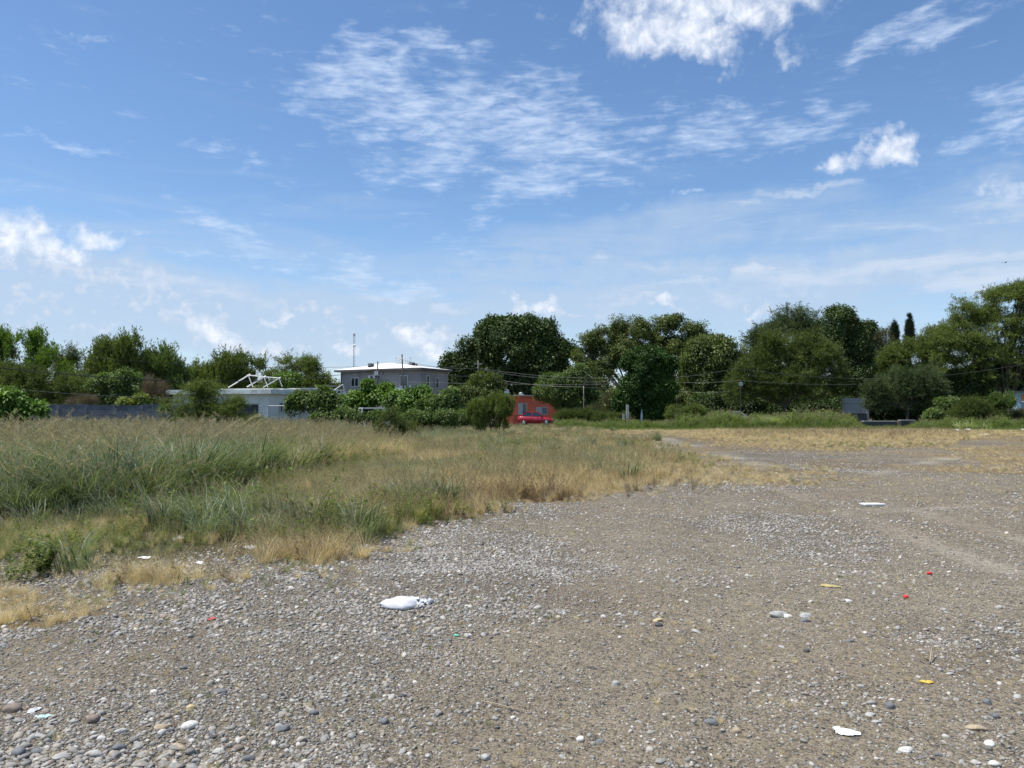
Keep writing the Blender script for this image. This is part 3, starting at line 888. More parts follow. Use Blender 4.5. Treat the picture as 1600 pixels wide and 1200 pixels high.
def mast():
    D = 98; b = P(552.5, 640, D); t = P(553.5, 521, D)
    r = empty('radio_mast', (t.x, D, 0), 0, 'tall thin radio mast with small antennas rising behind the grey house', 'antenna mast')
    H = t.z
    for k in range(3):
        an = k * 2.094
        MB().tube([(math.cos(an) * .12, math.sin(an) * .12, 0), (math.cos(an) * .10, math.sin(an) * .10, H)], .022, 5).build('mast_rail', M_METAL, r)
    for k in range(24):
        z = H * (k + .5) / 24; a = k * 2.094
        MB().tube([(math.cos(a) * .11, math.sin(a) * .11, z), (math.cos(a + 2.094) * .11, math.sin(a + 2.094) * .11, z + .3)], .010, 4).build('brace', M_METAL, r)
    MB().tube([(0, 0, H - .35), (0, 0, H - .05)], [.14, .14], 10).build('top_antenna', M_METAL, r)
    z2 = P(554, 540, D).z
    MB().tube([(.05, -.2, z2), (.28, -.35, z2)], [.20, .05], 12).build('dish_antenna', M_FRAME, r)
    MB().tube([(-.35, 0, z2 - .05), (0, 0, z2 - .05)], .03, 5).build('arm', M_METAL, r)
mast()

def low_house():
    Cx, Cy = P(420.5, 620, 68).x, 68.0
    an = R(-12)
    r = empty('low_white_house', (Cx, Cy, 0), an, 'low pale mint flat roofed house with peeling fascia behind the bushes', 'house')
    H = z_at(615.5, 68); Ht = z_at(608.5, 68); L, W = 9.6, 9.5
    MB().box(-L, 0, 0, W, 0, H).build('wall', M_MINT, r)
    MB().box(-L - .4, .30, -.45, -.30, H, Ht).build('fascia', M_MINTF, r)
    MB().box(.30, .42, -.45, W + .2, H, Ht).build('fascia', M_MINTF, r)
    MB().box(-L - .4, .30, -.30, W + .2, H + .002, Ht - .12).build('roof', M_ROOFW, r)
    MB().box(-7.6, .2, .3, 1.6, Ht - .118, Ht + .10).build('roof_kerb', M_ROOFW, r)
    MB().box(-.3, .25, 2.0, 6.5, Ht - .118, Ht + .16).build('roof_kerb', M_ROOFW, r)
    # dark window/door on the right hand face
    dx, dy = math.sin(R(12)), math.cos(R(12))
    fy = lambda u: facade_x(u, Cx, Cy, dx, dy)
    window_part('window', r, fy(437), fy(441.5), z_at(645, 70), z_at(629, 70), 0.0, 0, 'y', depth=-0.08)
    window_part('window', r, fy(443), fy(449), z_at(645, 71), z_at(629.5, 71), 0.0, 1, 'y', depth=-0.08)
    window_part('window', r, -7.4, -6.2, 1.0, 2.1, 0.0, 1)
low_house()

def pipe_frames():
    D = 69.5
    tops = [(388, 586.3), (412.5, 588.7), (436, 591)]
    lefts = [(357, 605.5), (386, 604.5), (411, 605)]
    rights = [(395, 604.5), (418.5, 605), (441, 604)]
    b = P(400, 605, D)
    r = empty('pipe_frame', b, 0, 'white welded pipe truss standing on the flat roof of the pale house', 'pipe frame')
    for t_, l_, q_ in zip(tops, lefts, rights):
        t = P(*t_, D) - b; l = P(*l_, D) - b; q = P(*q_, D + .6) - b
        ext = t + (t - l) * .10
        MB().tube([l, ext], .055, 6).build('pipe', M_PIPE, r)
        MB().tube([t, q], .045, 6).build('pipe', M_PIPE, r)
    MB().tube([P(tops[0][0] - 2, tops[0][1] - .3, D - .09) - b, P(*tops[1], D - .09) - b, P(tops[2][0] + 2, tops[2][1], D - .09) - b], .05, 6).build('ridge_pipe', M_PIPE, r)
pipe_frames()

def carport():
    # long pale roof sheet running right from the low house, and the white block balustrade beside it
    a, b = P(462, 606.5, 72), P(522, 602.5, 76)
    r = empty('carport_roof', (a.x, a.y, 0), math.atan2(b.y - a.y, b.x - a.x), 'pale corrugated carport roof running from the low house towards the grey house', 'carport')
    Ln = math.hypot(b.x - a.x, b.y - a.y)
    n = 8
    for i in range(n):
        x0 = Ln * i / n
        MB().box(x0 + .02, x0 + Ln / n - .02, -.6, 3.2, a.z - .12 + .02 * (i % 2), a.z + .02 * (i % 2)).build('roof_panel', M_ROOFW, r)
    MB().box(0, Ln, -.72, -.602, a.z - .2, a.z - .06).build('beam', M_METAL, r)
    MB().box(Ln * .6, Ln * 1.12, -.2, 0, a.z + .28, a.z + .36).build('beam', M_METAL, r)
    for x in (.15, Ln * .5, Ln - .15):
        MB().box(x - .07, x + .07, -.55, -.41, 0, a.z - .2).build('post', M_METAL, r)
carport()
def balustrade():
    D = 72; a, b = P(520.5, 609, D), P(538, 621, D)
    r = empty('white_balustrade', (a.x, D, 0), 0, 'white pierced block balustrade with a triangular pipe brace on top', 'balustrade')
    w_ = b.x - a.x
    MB().box(0, w_, 0, .9, 0, b.z - .1).build('wall', M_CONC, r)
    MB().box(0, w_, -.02, .14, b.z - .1, b.z + .04).build('rail', M_WHITE, r)
    MB().box(0, w_, -.02, .14, a.z - .07, a.z).build('rail', M_WHITE, r)
    for i in range(4):
        x = w_ * i / 3
        MB().box(x - .05 * (i > 0), x + .05 * (i < 3) + .02, 0, .12, b.z + .04, a.z - .07).build('block', M_WHITE, r)
    mz = (a.z + b.z) / 2
    MB().box(.05, w_ - .05, .03, .09, mz - .04, mz + .04).build('block', M_WHITE, r)
    t = P(536, 600.5, D)
    MB().tube([(0.1, .06, a.z + .0), (t.x - a.x, .06, t.z)], .035, 5).build('pipe', M_PIPE, r)
    MB().tube([(t.x - a.x, .06, t.z), (w_ - .02, .06, a.z)], .03, 5).build('pipe', M_PIPE, r)
balustrade()

def block_wall():
    D = 57.0
    a, b = P(-40, 633.5, D), P(352, 633.5, D)
    r = empty('block_wall', (a.x, D, 0), 0, 'long grey concrete block wall behind the tall grass', 'wall')
    L, H = b.x - a.x, a.z
    n = 9; bay = L / n
    for i in range(n):
        hh = H + (.05 if i in (2, 3, 6) else 0.0) + (-.04 if i == 5 else 0)
        MB().box(bay * i + .101, bay * (i + 1) - .101, 0, .15, 0, hh).build('wall_panel', M_BLOCK, r)
        MB().box(bay * i + .10, bay * (i + 1) - .10, -.02, .17, hh + .001, hh + .035).build('coping', M_BLOCK, r)
    for i in range(n + 1):
        MB().box(bay * i - .10, bay * i + .10, -.02, .18, 0, H + .06).build('pilaster', M_BLOCK, r)
block_wall()
def near_wall():
    D = 60.5; a, b = P(345, 630, D), P(403, 630, D)
    r = empty('dark_wall', (a.x, D, 0), 0, 'dark weathered garden wall with pale top edge in front of the low mint house', 'wall')
    MB().box(0, b.x - a.x, 0, .15, 0, a.z - .10).build('wall_panel', pmat('stained_dark_wall', (.07, .072, .075), .95, .2, 1.4), r)
    MB().box(-.02, b.x - a.x, -.03, .18, a.z - .098, a.z).build('coping', M_CONC, r)
near_wall()
def gate():
    D = 60.5; a, b = P(403.8, 632.5, D), P(419, 650, D)
    r = empty('white_gate', (a.x, D, 0), 0, 'white metal bar gate at the corner of the low mint house', 'gate')
    w_, h = b.x - a.x, a.z
    MB().box(0, .06, 0, .06, .1, h).build('gate_frame', M_WHITE, r); MB().box(w_ - .06, w_, 0, .06, .1, h).build('gate_frame', M_WHITE, r)
    MB().box(.061, w_ - .061, 0, .05, h - .06, h).build('gate_rail', M_WHITE, r)
    MB().box(.061, w_ - .061, 0, .05, .95, 1.25).build('gate_rail', M_WHITE, r)
    MB().box(.061, w_ - .061, .01, .03, .12, .948).build('gate_panel', M_WHITE, r)
    for i in range(5):
        x = .06 + (w_ - .12) * (i + .5) / 5
        MB().box(x - .022, x + .022, .01, .04, 1.252, h - .062).build('bar', M_WHITE, r)
gate()
def wire_fence():
    D = 60.8; a, b = P(419.8, 634, D), P(452, 634, D)
    r = empty('wire_fence', (a.x, D, 0), 0, 'thin wire mesh fence on posts right of the white gate', 'fence')
    L, h = b.x - a.x, a.z
    MB().tube([(0, 0, h), (L, 0, h)], .03, 6).build('top_rail', M_METAL, r)
    for i in range(3): MB().tube([(L * i / 2, 0, 0), (L * i / 2, 0, h)], .035, 6).build('post', M_METAL, r)
    mb = MB()
    for i in range(20):
        x = L * i / 20
        mb.tube([(x, 0.02, .1), (x, 0.02, h)], .006, 3, False)
    for k in range(12): mb.tube([(0, 0.02, .1 + h * k / 12), (L, 0.02, .1 + h * k / 12)], .006, 3, False)
    mb.build('wire_mesh', M_METAL, r)
wire_fence()

def red_house():
    D = 96.0
    a, b = P(788, 617.5, D), P(908, 617.5, D)
    r = empty('red_house', (a.x, D, 0), R(2), 'small single storey red painted house behind the parked red car', 'house')
    W, H = b.x - a.x, a.z
    MB().box(0, W, 0, 8, 0, H - .12).build('wall', M_RED, r)
    MB().box(-.25, W + .25, -.45, 8.3, H - .118, H + .02).build('roof', M_CONC, r)
    for (u0, u1, v0, v1, nm) in ((809.5, 823.5, 630, 648, 'a'), (838, 855.5, 636, 648, 'b')):
        x0, x1 = P(u0, 600, D).x - a.x, P(u1, 600, D).x - a.x
        z0, z1 = z_at(v1, D), z_at(v0, D)
        f = MB(); t = .06
        f.box(x0, x0 + t, -.06, .08, z0, z1); f.box(x1 - t, x1, -.06, .08, z0, z1); f.box(x0 + t, x1 - t, -.06, .08, z1 - t, z1); f.box(x0 + t, x1 - t, -.06, .08, z0, z0 + t)
        fo = f.build('window', M_FRAME, r)
        m = x0 + (x1 - x0) * .52
        MB().box(x0 + t + .002, m, -.035, .0, z0 + t + .002, z1 - t - .002).build('curtain_pane', pmat('pale_curtain', (.48, .50, .52), .8, .1, 6), fo)
        MB().box(m + .02, x1 - t - .002, -.02, .01, z0 + t + .002, z1 - t - .002).build('pane', M_GLASS if nm == 'a' else pmat('dusty_glass', (.20, .23, .25), .2, .1, 4), fo)
    MB().box(.05, .22, -.30, -.02, H - .55, H - .2).build('bracket', M_BRICK, r)
    return r, a, H
RH, RA, RHH = red_house()
def low_brick(u0, u1, v0, D, label):
    a, b = P(u0, v0, D), P(u1, v0, D)
    r = empty('brick_wall', (a.x, D, 0), 0, label, 'wall')
    n = max(2, int((b.x - a.x) / .45)); w_ = (b.x - a.x) / n
    rows = max(3, int(a.z / .22)); h = a.z / rows
    me = {}
    for j in range(rows):
        for i in range(n):
            off = (w_ / 2 if j % 2 else 0)
            mb = MB().box(0, w_ - .02, random.uniform(-.012, .012), .2, 0, h - .018)
            o = mb.build('brick', M_BRICK, r); o.location = (w_ * i + off * (1 if i < n - 1 else .3), 0, h * j)
low_brick(801, 812, 648, 90, 'short orange brick wall just behind the rear of the red car')
low_brick(861.5, 872, 648.5, 90.5, 'short orange brick wall in front of the red car by the grey weeds')

def dish(u, v, D, rpx, label, pole_to, rz=0.0, mat=M_DISH):
    c = P(u, v, D); rad = rpx / F * D
    r = empty('satellite_dish', (c.x, D, pole_to), rz, label, 'satellite dish')
    h = c.z - pole_to
    V, Fc = [], []
    rings, seg = 5, 20
    tilt = Matrix.Rotation(R(25), 3, 'X')
    for i in range(rings + 1):
        q = i / rings
        for k in range(seg):
            t = 2 * math.pi * k / seg
            p = tilt @ Vector((math.cos(t) * rad * q, -.22 * rad * q * q * 1.2, math.sin(t) * rad * 1.08 * q)) 
            V.append((p.x, p.y, p.z + h))
    for i in range(rings):
        for k in range(seg):
            a0 = i * seg + k; a1 = i * seg + (k + 1) % seg
            Fc.append((a0, a1, a1 + seg, a0 + seg))
    me = raw_mesh('reflector', V, Fc, True)
    o = link_mesh('reflector', me, mat, r)
    s = o.modifiers.new('thickness', 'SOLIDIFY'); s.thickness = .02
    MB().tube([(0, .08, 0), (0, .10, h)], .03, 6).build('mount', M_DARK, r)
    MB().tube([(0, .02, h - rad * .95), (0, -rad * .95, h - rad * .25)], .015, 5).build('feed_arm', M_METAL, r)
    MB().box(-.05, .05, -rad * 1.05, -rad * .9, h - rad * .3, h - rad * .14).build('receiver', M_FRAME, r)
dish(791.5, 611.5, 96.4, 4.2, 'tilted blue grey satellite dish at the left corner of the red house roof', RHH + .02)
def roof_unit():
    c = P(813.5, 617, 96.8)
    r = empty('roof_ventilator', (c.x, 96.8, RHH + .02), 0, 'small white ventilator box on the red house roof', 'ventilator')
    MB().box(-.24, .24, -.2, .2, 0, .22).build('casing', M_WHITE, r, bevel=.02)
    MB().tube([(0, 0, .22), (0, 0, .30), (0, 0, .36)], [.18, .24, .05], 10).build('cap', M_WHITE, r)
    MB().tube([(.24, 0, .1), (.42, 0, .1), (.46, 0, .02)], .04, 6).build('outlet', M_METAL, r)
roof_unit()

# kiosk at the right edge, pale wall with railing, low kerbs, bits of wall among the trees
def kiosk():
    D = 82; a, b = P(1588.5, 612.5, D), P(1640, 650, D)
    r = empty('pale_blue_kiosk', (a.x, D, 0), R(-14), 'pale blue kiosk with an orange shutter under the trees at the right edge', 'kiosk')
    W, H = 3.6, a.z
    MB().box(0, W, 0, 2.6, .95, H).build('wall', M_BLUEP, r)
    MB().box(.02, W - .02, .02, 2.58, .1, .948).build('plinth', pmat('dark_blue_plinth', (.04, .06, .09), .7, .1, 3), r)
    MB().box(-.2, W + .2, -.3, 2.8, H + .002, H + .12).build('roof', M_DARK, r)
    MB().box(.45, W - .4, -.06, -.002, z_at(626.5, D), z_at(614.5, D) - .1).build('shutter', M_ORANGE, r)
    MB().box(.40, W - .3, -.25, -.002, z_at(628.5, D), z_at(626.7, D)).build('counter', M_WHITE, r)
    MB().tube([(.1, -.2, .32), (.1, .0, .32)], .22, 14).build('wheel', M_TYRE, r)
kiosk()
def yard_fence():
    D = 86; a, b = P(1318, 624, D), P(1356, 643, D)
    r = empty('railed_wall', (a.x, D, 0), 0, 'pale grey wall with upright railing seen past a dark tree trunk', 'wall')
    W = b.x - a.x
    MB().box(0, W, .3, .45, b.z - .2, a.z + .15).build('wall_panel', pmat('pale_grey_wall', (.42, .44, .46), .9, .06, 1), r)
    MB().box(0, W, .22, .52, 0, b.z - .201).build('base_wall', M_DARK, r)
    for i in range(12):
        x = W * (i + .5) / 12
        MB().tube([(x, 0, .3), (x, 0, a.z - .25)], .016, 4).build('bar', M_FRAME, r)
    MB().tube([(0, 0, a.z - .25), (W, 0, a.z - .25)], .02, 4).build('top_rail', M_FRAME, r)
    MB().tube([(0, 0, 1.4), (W, 0, 1.4)], .02, 4).build('rail', M_FRAME, r)
    for i in range(2): MB().box(W * i - .09, W * i + .09, -.1, .12, 0, a.z - .1).build('post', M_CONC, r)
yard_fence()
def slab(u0, u1, v0, v1, D, label, nm='kerb', mat=M_CONC):
    a, b = P(u0, v0, D), P(u1, v1, D)
    o = empty(nm, (a.x, D, 0), 0, label, nm)
    MB().box(0, b.x - a.x, .05, .55, -.05, a.z - .10).build('base', M_DARK, o)  # dark base colour stands in for the shade below the slab
    MB().box(-.03, b.x - a.x + .03, 0, .6, a.z - .098, a.z).build('slab', mat, o)
slab(1350, 1402, 657.5, 659, 76, 'pale concrete kerb strip in the shade under the right hand trees')
slab(1408, 1430, 656, 658, 77, 'shorter pale concrete kerb strip beside the feathery tree')
def rubble():
    D = 78; c = P(979, 650, D)
    r = empty('white_gatepost', (c.x, D, 0), 0, 'broken white masonry gate post left of the very dark green tree', 'gate post')
    w_ = 12 / F * D; h = P(979, 632.5, D).z
    for i, (x0, x1, z0, z1) in enumerate(((-.5, -.28, 0, .66), (-.5, -.24, .68, 1.3), (-.02, .3, 0, .8), (-.04, .34, .82, 1.6), (-.02, .3, 1.62, h))):
        MB().box(x0 * w_, x1 * w_ , -.1, .2, z0, z1).build('block', pmat('dirty_white_masonry', (.40, .40, .38), .9, .15, 3), r, bevel=.02)
rubble()
for (u, v, s, D, lab) in ((1002.5, 643.5, 2.2, 80, 'small round white painted boulder in the dark shade right of the broken gate post'),):
    c = P(u, v, D)
    me = bpy.data.meshes.new('boulder'); bm = bmesh.new(); bmesh.ops.create_icosphere(bm, subdivisions=3, radius=1)
    for vv in bm.verts:
        k = 1 + .12 * math.sin(vv.co.x * 3 + 1) * math.cos(vv.co.y * 4); vv.co *= k
    bm.to_mesh(me); bm.free(); me.polygons.foreach_set('use_smooth', [True] * len(me.polygons))
    o = link_mesh('boulder', me, M_WHITE, loc=(c.x, D, c.z * .5)); o.scale = (s / F * D * .9, .3, c.z * .62)
    tag(o, lab, 'boulder')

# ------------------------------------------------------------------ poles and cables
def pole(u, vtop, D, rpx, mat, label, lean=0.0):
    t = P(u, vtop, D)
    rr = rpx / F * D
    r = empty('utility_pole', (t.x + lean * 0.5, D, 0), 0, label, 'utility pole')
    MB().tube([(0, 0, -.2), (-lean * .5, 0, t.z * .5), (-lean, 0, t.z)], [rr * 1.2, rr, rr * .8], 10).build('shaft', mat, r, True)
    return r, t.z
pa, ha = pole(590.2, 564.5, 84, 1.1, M_POLE, 'shorter dark wooden utility pole carrying cable coils and a white box')
z0 = z_at(591, 84)
MB().box(-.95, .35, -.34, -.2, z0, z0 + .28).build('cross_board', M_WHITE, pa)
MB().box(-.28, .12, -.5, -.2, z0 + .29, z0 + .72).build('junction_box', M_WHITE, pa, bevel=.02)
for sx in (-.46, .42):
    pts = [(sx + math.cos(t) * .26, -.25, z0 + .62 + math.sin(t) * .26) for t in np.linspace(0, 2 * math.pi, 15)]
    MB().tube(pts, .03, 5, False).build('cable_coil', M_CABLE, pa)
for x in (-.62, -.12, .20):
    MB().box(x - .12, x + .12, -.42, -.345, z0 + .02, z0 + .24).build('meter', M_DARK, pa)
MB().tube([(.3, -.05, 0), (.3, -.05, z0)], .05, 6).build('conduit', M_EAVE, pa)
pb, hb = pole(630.5, 553.5, 82, 1.25, M_POLE, 'taller dark wooden utility pole leaning in front of the grey house', lean=.32)
MB().tube([(-.5, -.16, hb - .5), (.02, -.16, hb - .5)], .04, 6).build('bracket', M_METAL, pb)
pc, hc = pole(747, 563, 88, .9, M_POLEG, 'grey weathered utility pole in front of the largest dark tree')
MB().box(-.5, .5, -.16, -.06, hc - .5, hc - .4).build('crossarm', M_POLEG, pc)
pd_, hd = pole(912, 603, 84, .8, M_POLEG, 'thin pale utility pole half hidden by the roundish bush right of the red house')
pe, he = pole(1057, 583, 84, .8, M_POLEG, 'slim grey utility pole at the right side of the very dark green tree')
pf, hf = pole(-230, 500, 42, 2.6, M_POLE, 'dark wooden utility pole standing past the left edge of the lot')

def cable(pts, rad, mat, label, n=14, sag=None):
    """pts: real 3-D attachment points, hanging curve between each pair"""
    out = []
    for i in range(len(pts) - 1):
        a, b = Vector(pts[i]), Vector(pts[i + 1]); s = sag[i] if sag else 0.2
        for k in range(n + (i == len(pts) - 2)):
            t = k / n
            p = a.lerp(b, t); p.z -= s * 4 * t * (1 - t); out.append(p)
    o = MB().tube([p - out[0] for p in out], rad, 4, False).build('power_cable', mat); o.location = out[0]
    tag(o, label, 'cable')
q = lambda u, v, D: P(u, v, D)
cable([q(-230, 545, 42), q(590, 577, 83.8)], .026, M_CABLE, 'thick black cable sagging in front of the trees at the left', 30, [1.55])
cable([q(-230, 520, 42.1), q(590, 571, 84)], .013, M_CABLE, 'thin black cable strung above the thick one over the left trees', 30, [0.9])
cable([q(-230, 575, 42.2), q(590, 583, 83.7)], .012, M_CABLEG, 'lowest thin grey cable over the left trees', 30, [2.1])
cable([q(590, 570, 83.8), q(630.5, 565, 81.8)], .014, M_CABLE, 'short black cable between the two dark wooden poles')
cable([q(630.5, 563, 82), q(747, 575, 87.9), q(1057, 586, 83.9)], .013, M_CABLEG, 'grey cable crossing high over the largest dark tree', 20, [.35, .7])
cable([q(630.5, 577, 82), q(747, 587, 87.8), q(912, 604.5, 83.8)], .015, M_CABLEG, 'pale cable sloping down from the leaning pole to the thin pale pole', 20, [.3, .35])
cable([q(637, 597, 84), q(1057, 601, 83.8)], .015, M_CABLEG, 'pale level cable crossing in front of the dark tree below the others', 30, [.12])
cable([q(747, 577, 88), q(1057, 592, 84.1)], .012, M_CABLEG, 'thin cable crossing the middle of the largest dark tree', 26, [.75])
cable([q(912, 605, 84), q(1057, 606, 84)], .012, M_CABLEG, 'low cable running right from the thin pale pole', 16, [.15])
cable([q(912, 598, 84), q(1057, 595, 84)], .012, M_CABLEG, 'upper cable running right from the thin pale pole', 16, [.15])
cable([q(1057, 589, 84), q(1150, 575, 79), q(1640, 560, 84)], .009, M_CABLEG, 'thin cable rising right across the olive coloured trees', 16, [.15, 1.6])
cable([q(1057, 597, 84), q(1157, 594, 79), q(1345, 600, 80)], .010, M_CABLEG, 'thin cable leading to the blue grey dish among the trees', 16, [.15, .2])
cable([q(1057, 610, 84), q(1140, 611, 79.5)], .009, M_CABLEG, 'lowest thin cable left of the blue grey dish')
cable([q(905, 570, 88), q(926, 590, 86)], .012, M_CABLEG, 'short guy wire slanting down among the sparse tree branches')
cable([q(641, 569, 91), q(715, 575, 92)], .014, M_CABLE, 'thin black cable from the white roof to the largest dark tree', 12, [.1])
dish(1157.5, 600, 78.5, 3.6, 'blue grey satellite dish on a post among the olive trees', 0.0)

# ------------------------------------------------------------------ vehicles
def loft_body(name, stations, mat, root, sub=True):
    """stations: (x, [(y,z)...]) half sections bottom to top, mirrored in y"""
    V, Fc = [], []
    n = len(stations[0][1])
    for x, sec in stations:
        for y, z in sec: V.append((x, y, z))
        for y, z in reversed(sec): V.append((x, -y, z))
    m = 2 * n
    for i in range(len(stations) - 1):
        for k in range(m):
            a = i * m + k; b = i * m + (k + 1) % m
            Fc.append((a, b, b + m, a + m))
    Fc.append(tuple(range(m))[::-1]); e = (len(stations) - 1) * m; Fc.append(tuple(e + k for k in range(m)))
    me = raw_mesh(name, V, Fc, True)
    bm = bmesh.new(); bm.from_mesh(me); bmesh.ops.recalc_face_normals(bm, faces=bm.faces); bm.to_mesh(me); bm.free()
    return link_mesh(name, me, mat, root)
def sedan(loc, rz, label, paint, s=1.0):
    r = empty('parked_car', loc, rz, label, 'car'); r.scale = (s, s, s)
    w_ = .82
    def sec(zb, zt, wb=w_, wt=.74): return [(wb * .86, zb), (wb, zb + .12), (wb + .02, zb + (zt - zb) * .55), (wt + .03, zt - .06), (wt - .06, zt)]
    loft_body('body', [(-2.0, sec(.42, .78, .66, .6)), (-1.93, sec(.34, .95, .74, .66)), (-1.6, sec(.26, 1.0)), (-1.0, sec(.22, .98)), (-.2, sec(.2, .96)),
                       (.65, sec(.2, .95)), (1.1, sec(.22, .90)), (1.6, sec(.26, .82, .80, .70)), (1.9, sec(.32, .72, .74, .62)), (2.0, sec(.40, .62, .64, .5))], paint, r)
    # roof and pillars
    rf = MB()
    rf.box(-1.05, .25, -.54, .54, 1.43, 1.47)
    rf.build('roof', paint, r, bevel=.015)
    for sy in (-1, 1):
        for (x0, z0, x1, z1, nm, rr) in ((-1.62, .98, -1.05, 1.44, 'rear_pillar', .055), (-.32, .96, -.34, 1.44, 'centre_pillar', .04), (.92, .93, .25, 1.44, 'front_pillar', .035)):
            MB().tube([(x0, sy * .70, z0), (x1, sy * .55, z1)], rr, 6).build(nm, paint, r)
        MB().tube([(-1.05, sy * .55, 1.445), (.25, sy * .55, 1.445)], .04, 6).build('roof_rail', paint, r)
        def pane(x0, x1, x2, x3):
            o = raw_mesh('side_window', [(x0, sy * .705, .97), (x1, sy * .705, .96), (x2, sy * .553, 1.42), (x3, sy * .553, 1.42)], [(0, 1, 2, 3)])
            link_mesh('side_window', o, M_CARGLASS, r)
        pane(-1.5, -.34, -.36, -1.02); pane(-.28, .82, .24, -.30)
    link_mesh('windscreen', raw_mesh('windscreen', [(.95, -.66, .93), (.95, .66, .93), (.26, .52, 1.43), (.26, -.52, 1.43)], [(0, 1, 2, 3)]), M_CARGLASS, r)
    link_mesh('rear_window', raw_mesh('rear_window', [(-1.66, -.64, .99), (-1.66, .64, .99), (-1.06, .52, 1.43), (-1.06, -.52, 1.43)], [(0, 1, 2, 3)]), M_CARGLASS, r)
    MB().box(-1.3, -.5, -.5, .5, .7, 1.12).build('rear_seat', M_DARK, r, bevel=.05)
    for sy in (-1, 1): MB().box(-.25, .15, sy * .36 - .22, sy * .36 + .22, .7, 1.18).build('front_seat', M_DARK, r, bevel=.05)
    for x in (-1.25, 1.28):
        for sy in (-1, 1):
            t = MB().tube([(x, sy * .64, .29), (x, sy * .66, .29), (x, sy * .83, .29), (x, sy * .85, .29)], [.25, .29, .29, .26], 20).build('wheel', M_TYRE, r, True)
            MB().tube([(x, sy * .851, .29), (x, sy * .865, .29)], [.185, .17], 16).build('rim', M_RIM, t)
            pts = [(x + math.cos(a) * .345, sy * .80, .29 + math.sin(a) * .345) for a in np.linspace(-.1, math.pi + .1, 11)]
            MB().tube(pts, .045, 5).build('wheel_arch', paint if x < 0 else M_DARK, r)
    for sy in (-1, 1):
        MB().box(1.86, 1.98, sy * .56 - .13, sy * .56 + .13, .56, .68).build('headlight', M_LAMP, r, bevel=.02)
        MB().box(-2.0, -1.93, sy * .56 - .12, sy * .56 + .12, .70, .86).build('tail_light', M_TAIL, r, bevel=.02)
        MB().box(.66, .80, sy * .78 - .08, sy * .78 + .08, .96, 1.08).build('mirror', paint, r, bevel=.02)
        for x in (-.55, .25): MB().box(x, x + .14, sy * .845 - .015, sy * .845 + .015, .80, .83).build('door_handle', M_DARK, r)
        for x in (-.33, .78, -1.35): MB().box(x, x + .012, sy * .842 - .006, sy * .842 + .006, .36, .93).build('door_seam', M_DARK, r)
    MB().box(1.93, 2.08, -.72, .72, .26, .44).build('front_bumper', M_DARK, r, bevel=.04)
    MB().box(-2.10, -1.93, -.74, .74, .30, .52).build('rear_bumper', paint, r, bevel=.04)
    return r
M_CARGLASS = pmat('car_window_glass', (.02, .028, .035), .06, .1, 1, spec=.9)
g0 = P(837, 664, 87)
sedan((g0.x, 87, 0.0), R(-7), 'red hatchback parked in front of the small red house', M_CARRED, 1.0)
g1 = P(1140, 650, 82)
sedan((g1.x, 82, 0.0), R(168), 'silver car almost hidden behind the tall weeds by the olive trees', M_CARGREY, 1.03)
def pickup():
    D = 56; a = P(579, 637, D)
    r = empty('white_pickup', (a.x, D, 0), R(112), 'white vehicle sunk in tall grass with only its pale roof edge showing', 'pickup truck')
    H = a.z
    MB().box(-.75, .75, -.75, .75, H - .09, H).build('roof', M_WHITE, r, bevel=.03)
    for sx in (-1, 1):
        for sy in (-1, 1):
            MB().tube([(sx * .72 + (.35 if sx > 0 else 0), sy * .80, 1.12), (sx * .70, sy * .72, H - .05)], .045, 6).build('pillar', M_WHITE, r)
    for sy in (-1, 1):
        link_mesh('side_window', raw_mesh('side_window', [(-.70, sy * .79, 1.13), (1.02, sy * .79, 1.13), (.68, sy * .71, H - .1), (-.68, sy * .71, H - .1)], [(0, 1, 2, 3)]), M_CARGLASS, r)
    link_mesh('windscreen', raw_mesh('windscreen', [(1.06, -.74, 1.13), (1.06, .74, 1.13), (.71, .68, H - .1), (.71, -.68, H - .1)], [(0, 1, 2, 3)]), M_CARGLASS, r)
    MB().box(-2.6, 2.2, -.86, .86, .42, 1.12).build('body', M_WHITE, r, bevel=.08)
    MB().box(-2.55, -.85, -.72, .72, 1.10, 1.125).build('bed', M_DARK, r)
    for x in (-1.7, 1.45):
        for sy in (-1, 1):
            t = MB().tube([(x, sy * .70, .36), (x, sy * .92, .36)], .36, 18).build('wheel', M_TYRE, r, True)
            MB().tube([(x, sy * .921, .36), (x, sy * .935, .36)], [.2, .18], 14).build('rim', M_RIM, t)
    for sy in (-1, 1): MB().box(2.15, 2.24, sy * .62 - .14, sy * .62 + .14, .78, .95).build('headlight', M_LAMP, r)
pickup()

# ------------------------------------------------------------------ trees and shrubs
GL = 'trees at the left behind the block wall'; GR = 'trees along the far side of the lot'
T, S_ = 'tree', 'bush'
plant('broadleaf_tree', 'bright green tree at the far left, tallest of the left row', T, 84, [(30, 568, 58, 40), (-35, 562, 60, 44), (75, 588, 34, 36)], 'vertical', 'bright', .95, 1.0, .2, GL)
plant('broadleaf_tree', 'small dark olive tree between the bright green and the upright left trees', T, 90, [(108, 580, 32, 36), (125, 600, 26, 30)], 'fine', 'olive', .8, 1.0, .16, GL)
plant('upright_tree', 'tree with upright brushy shoots above the block wall', T, 84, [(163, 575, 30, 38), (206, 567, 26, 34), (185, 600, 40, 34)], 'vertical', 'feather', .95, 1.0, .2, GL)
plant('upright_tree', 'loose airy tree at the right end of the left row', T, 86, [(250, 582, 30, 36), (275, 600, 18, 30), (232, 600, 28, 30)], 'vertical', 'mid', .85, .75, .18, GL)
plant('scrub_tree', 'brownish thorny scrub below the bright tree at the left', T, 68, [(55, 608, 70, 26), (120, 610, 46, 26), (-30, 605, 60, 34), (10, 592, 50, 22)], 'fine', 'olive', .6, .9, .12, GL)
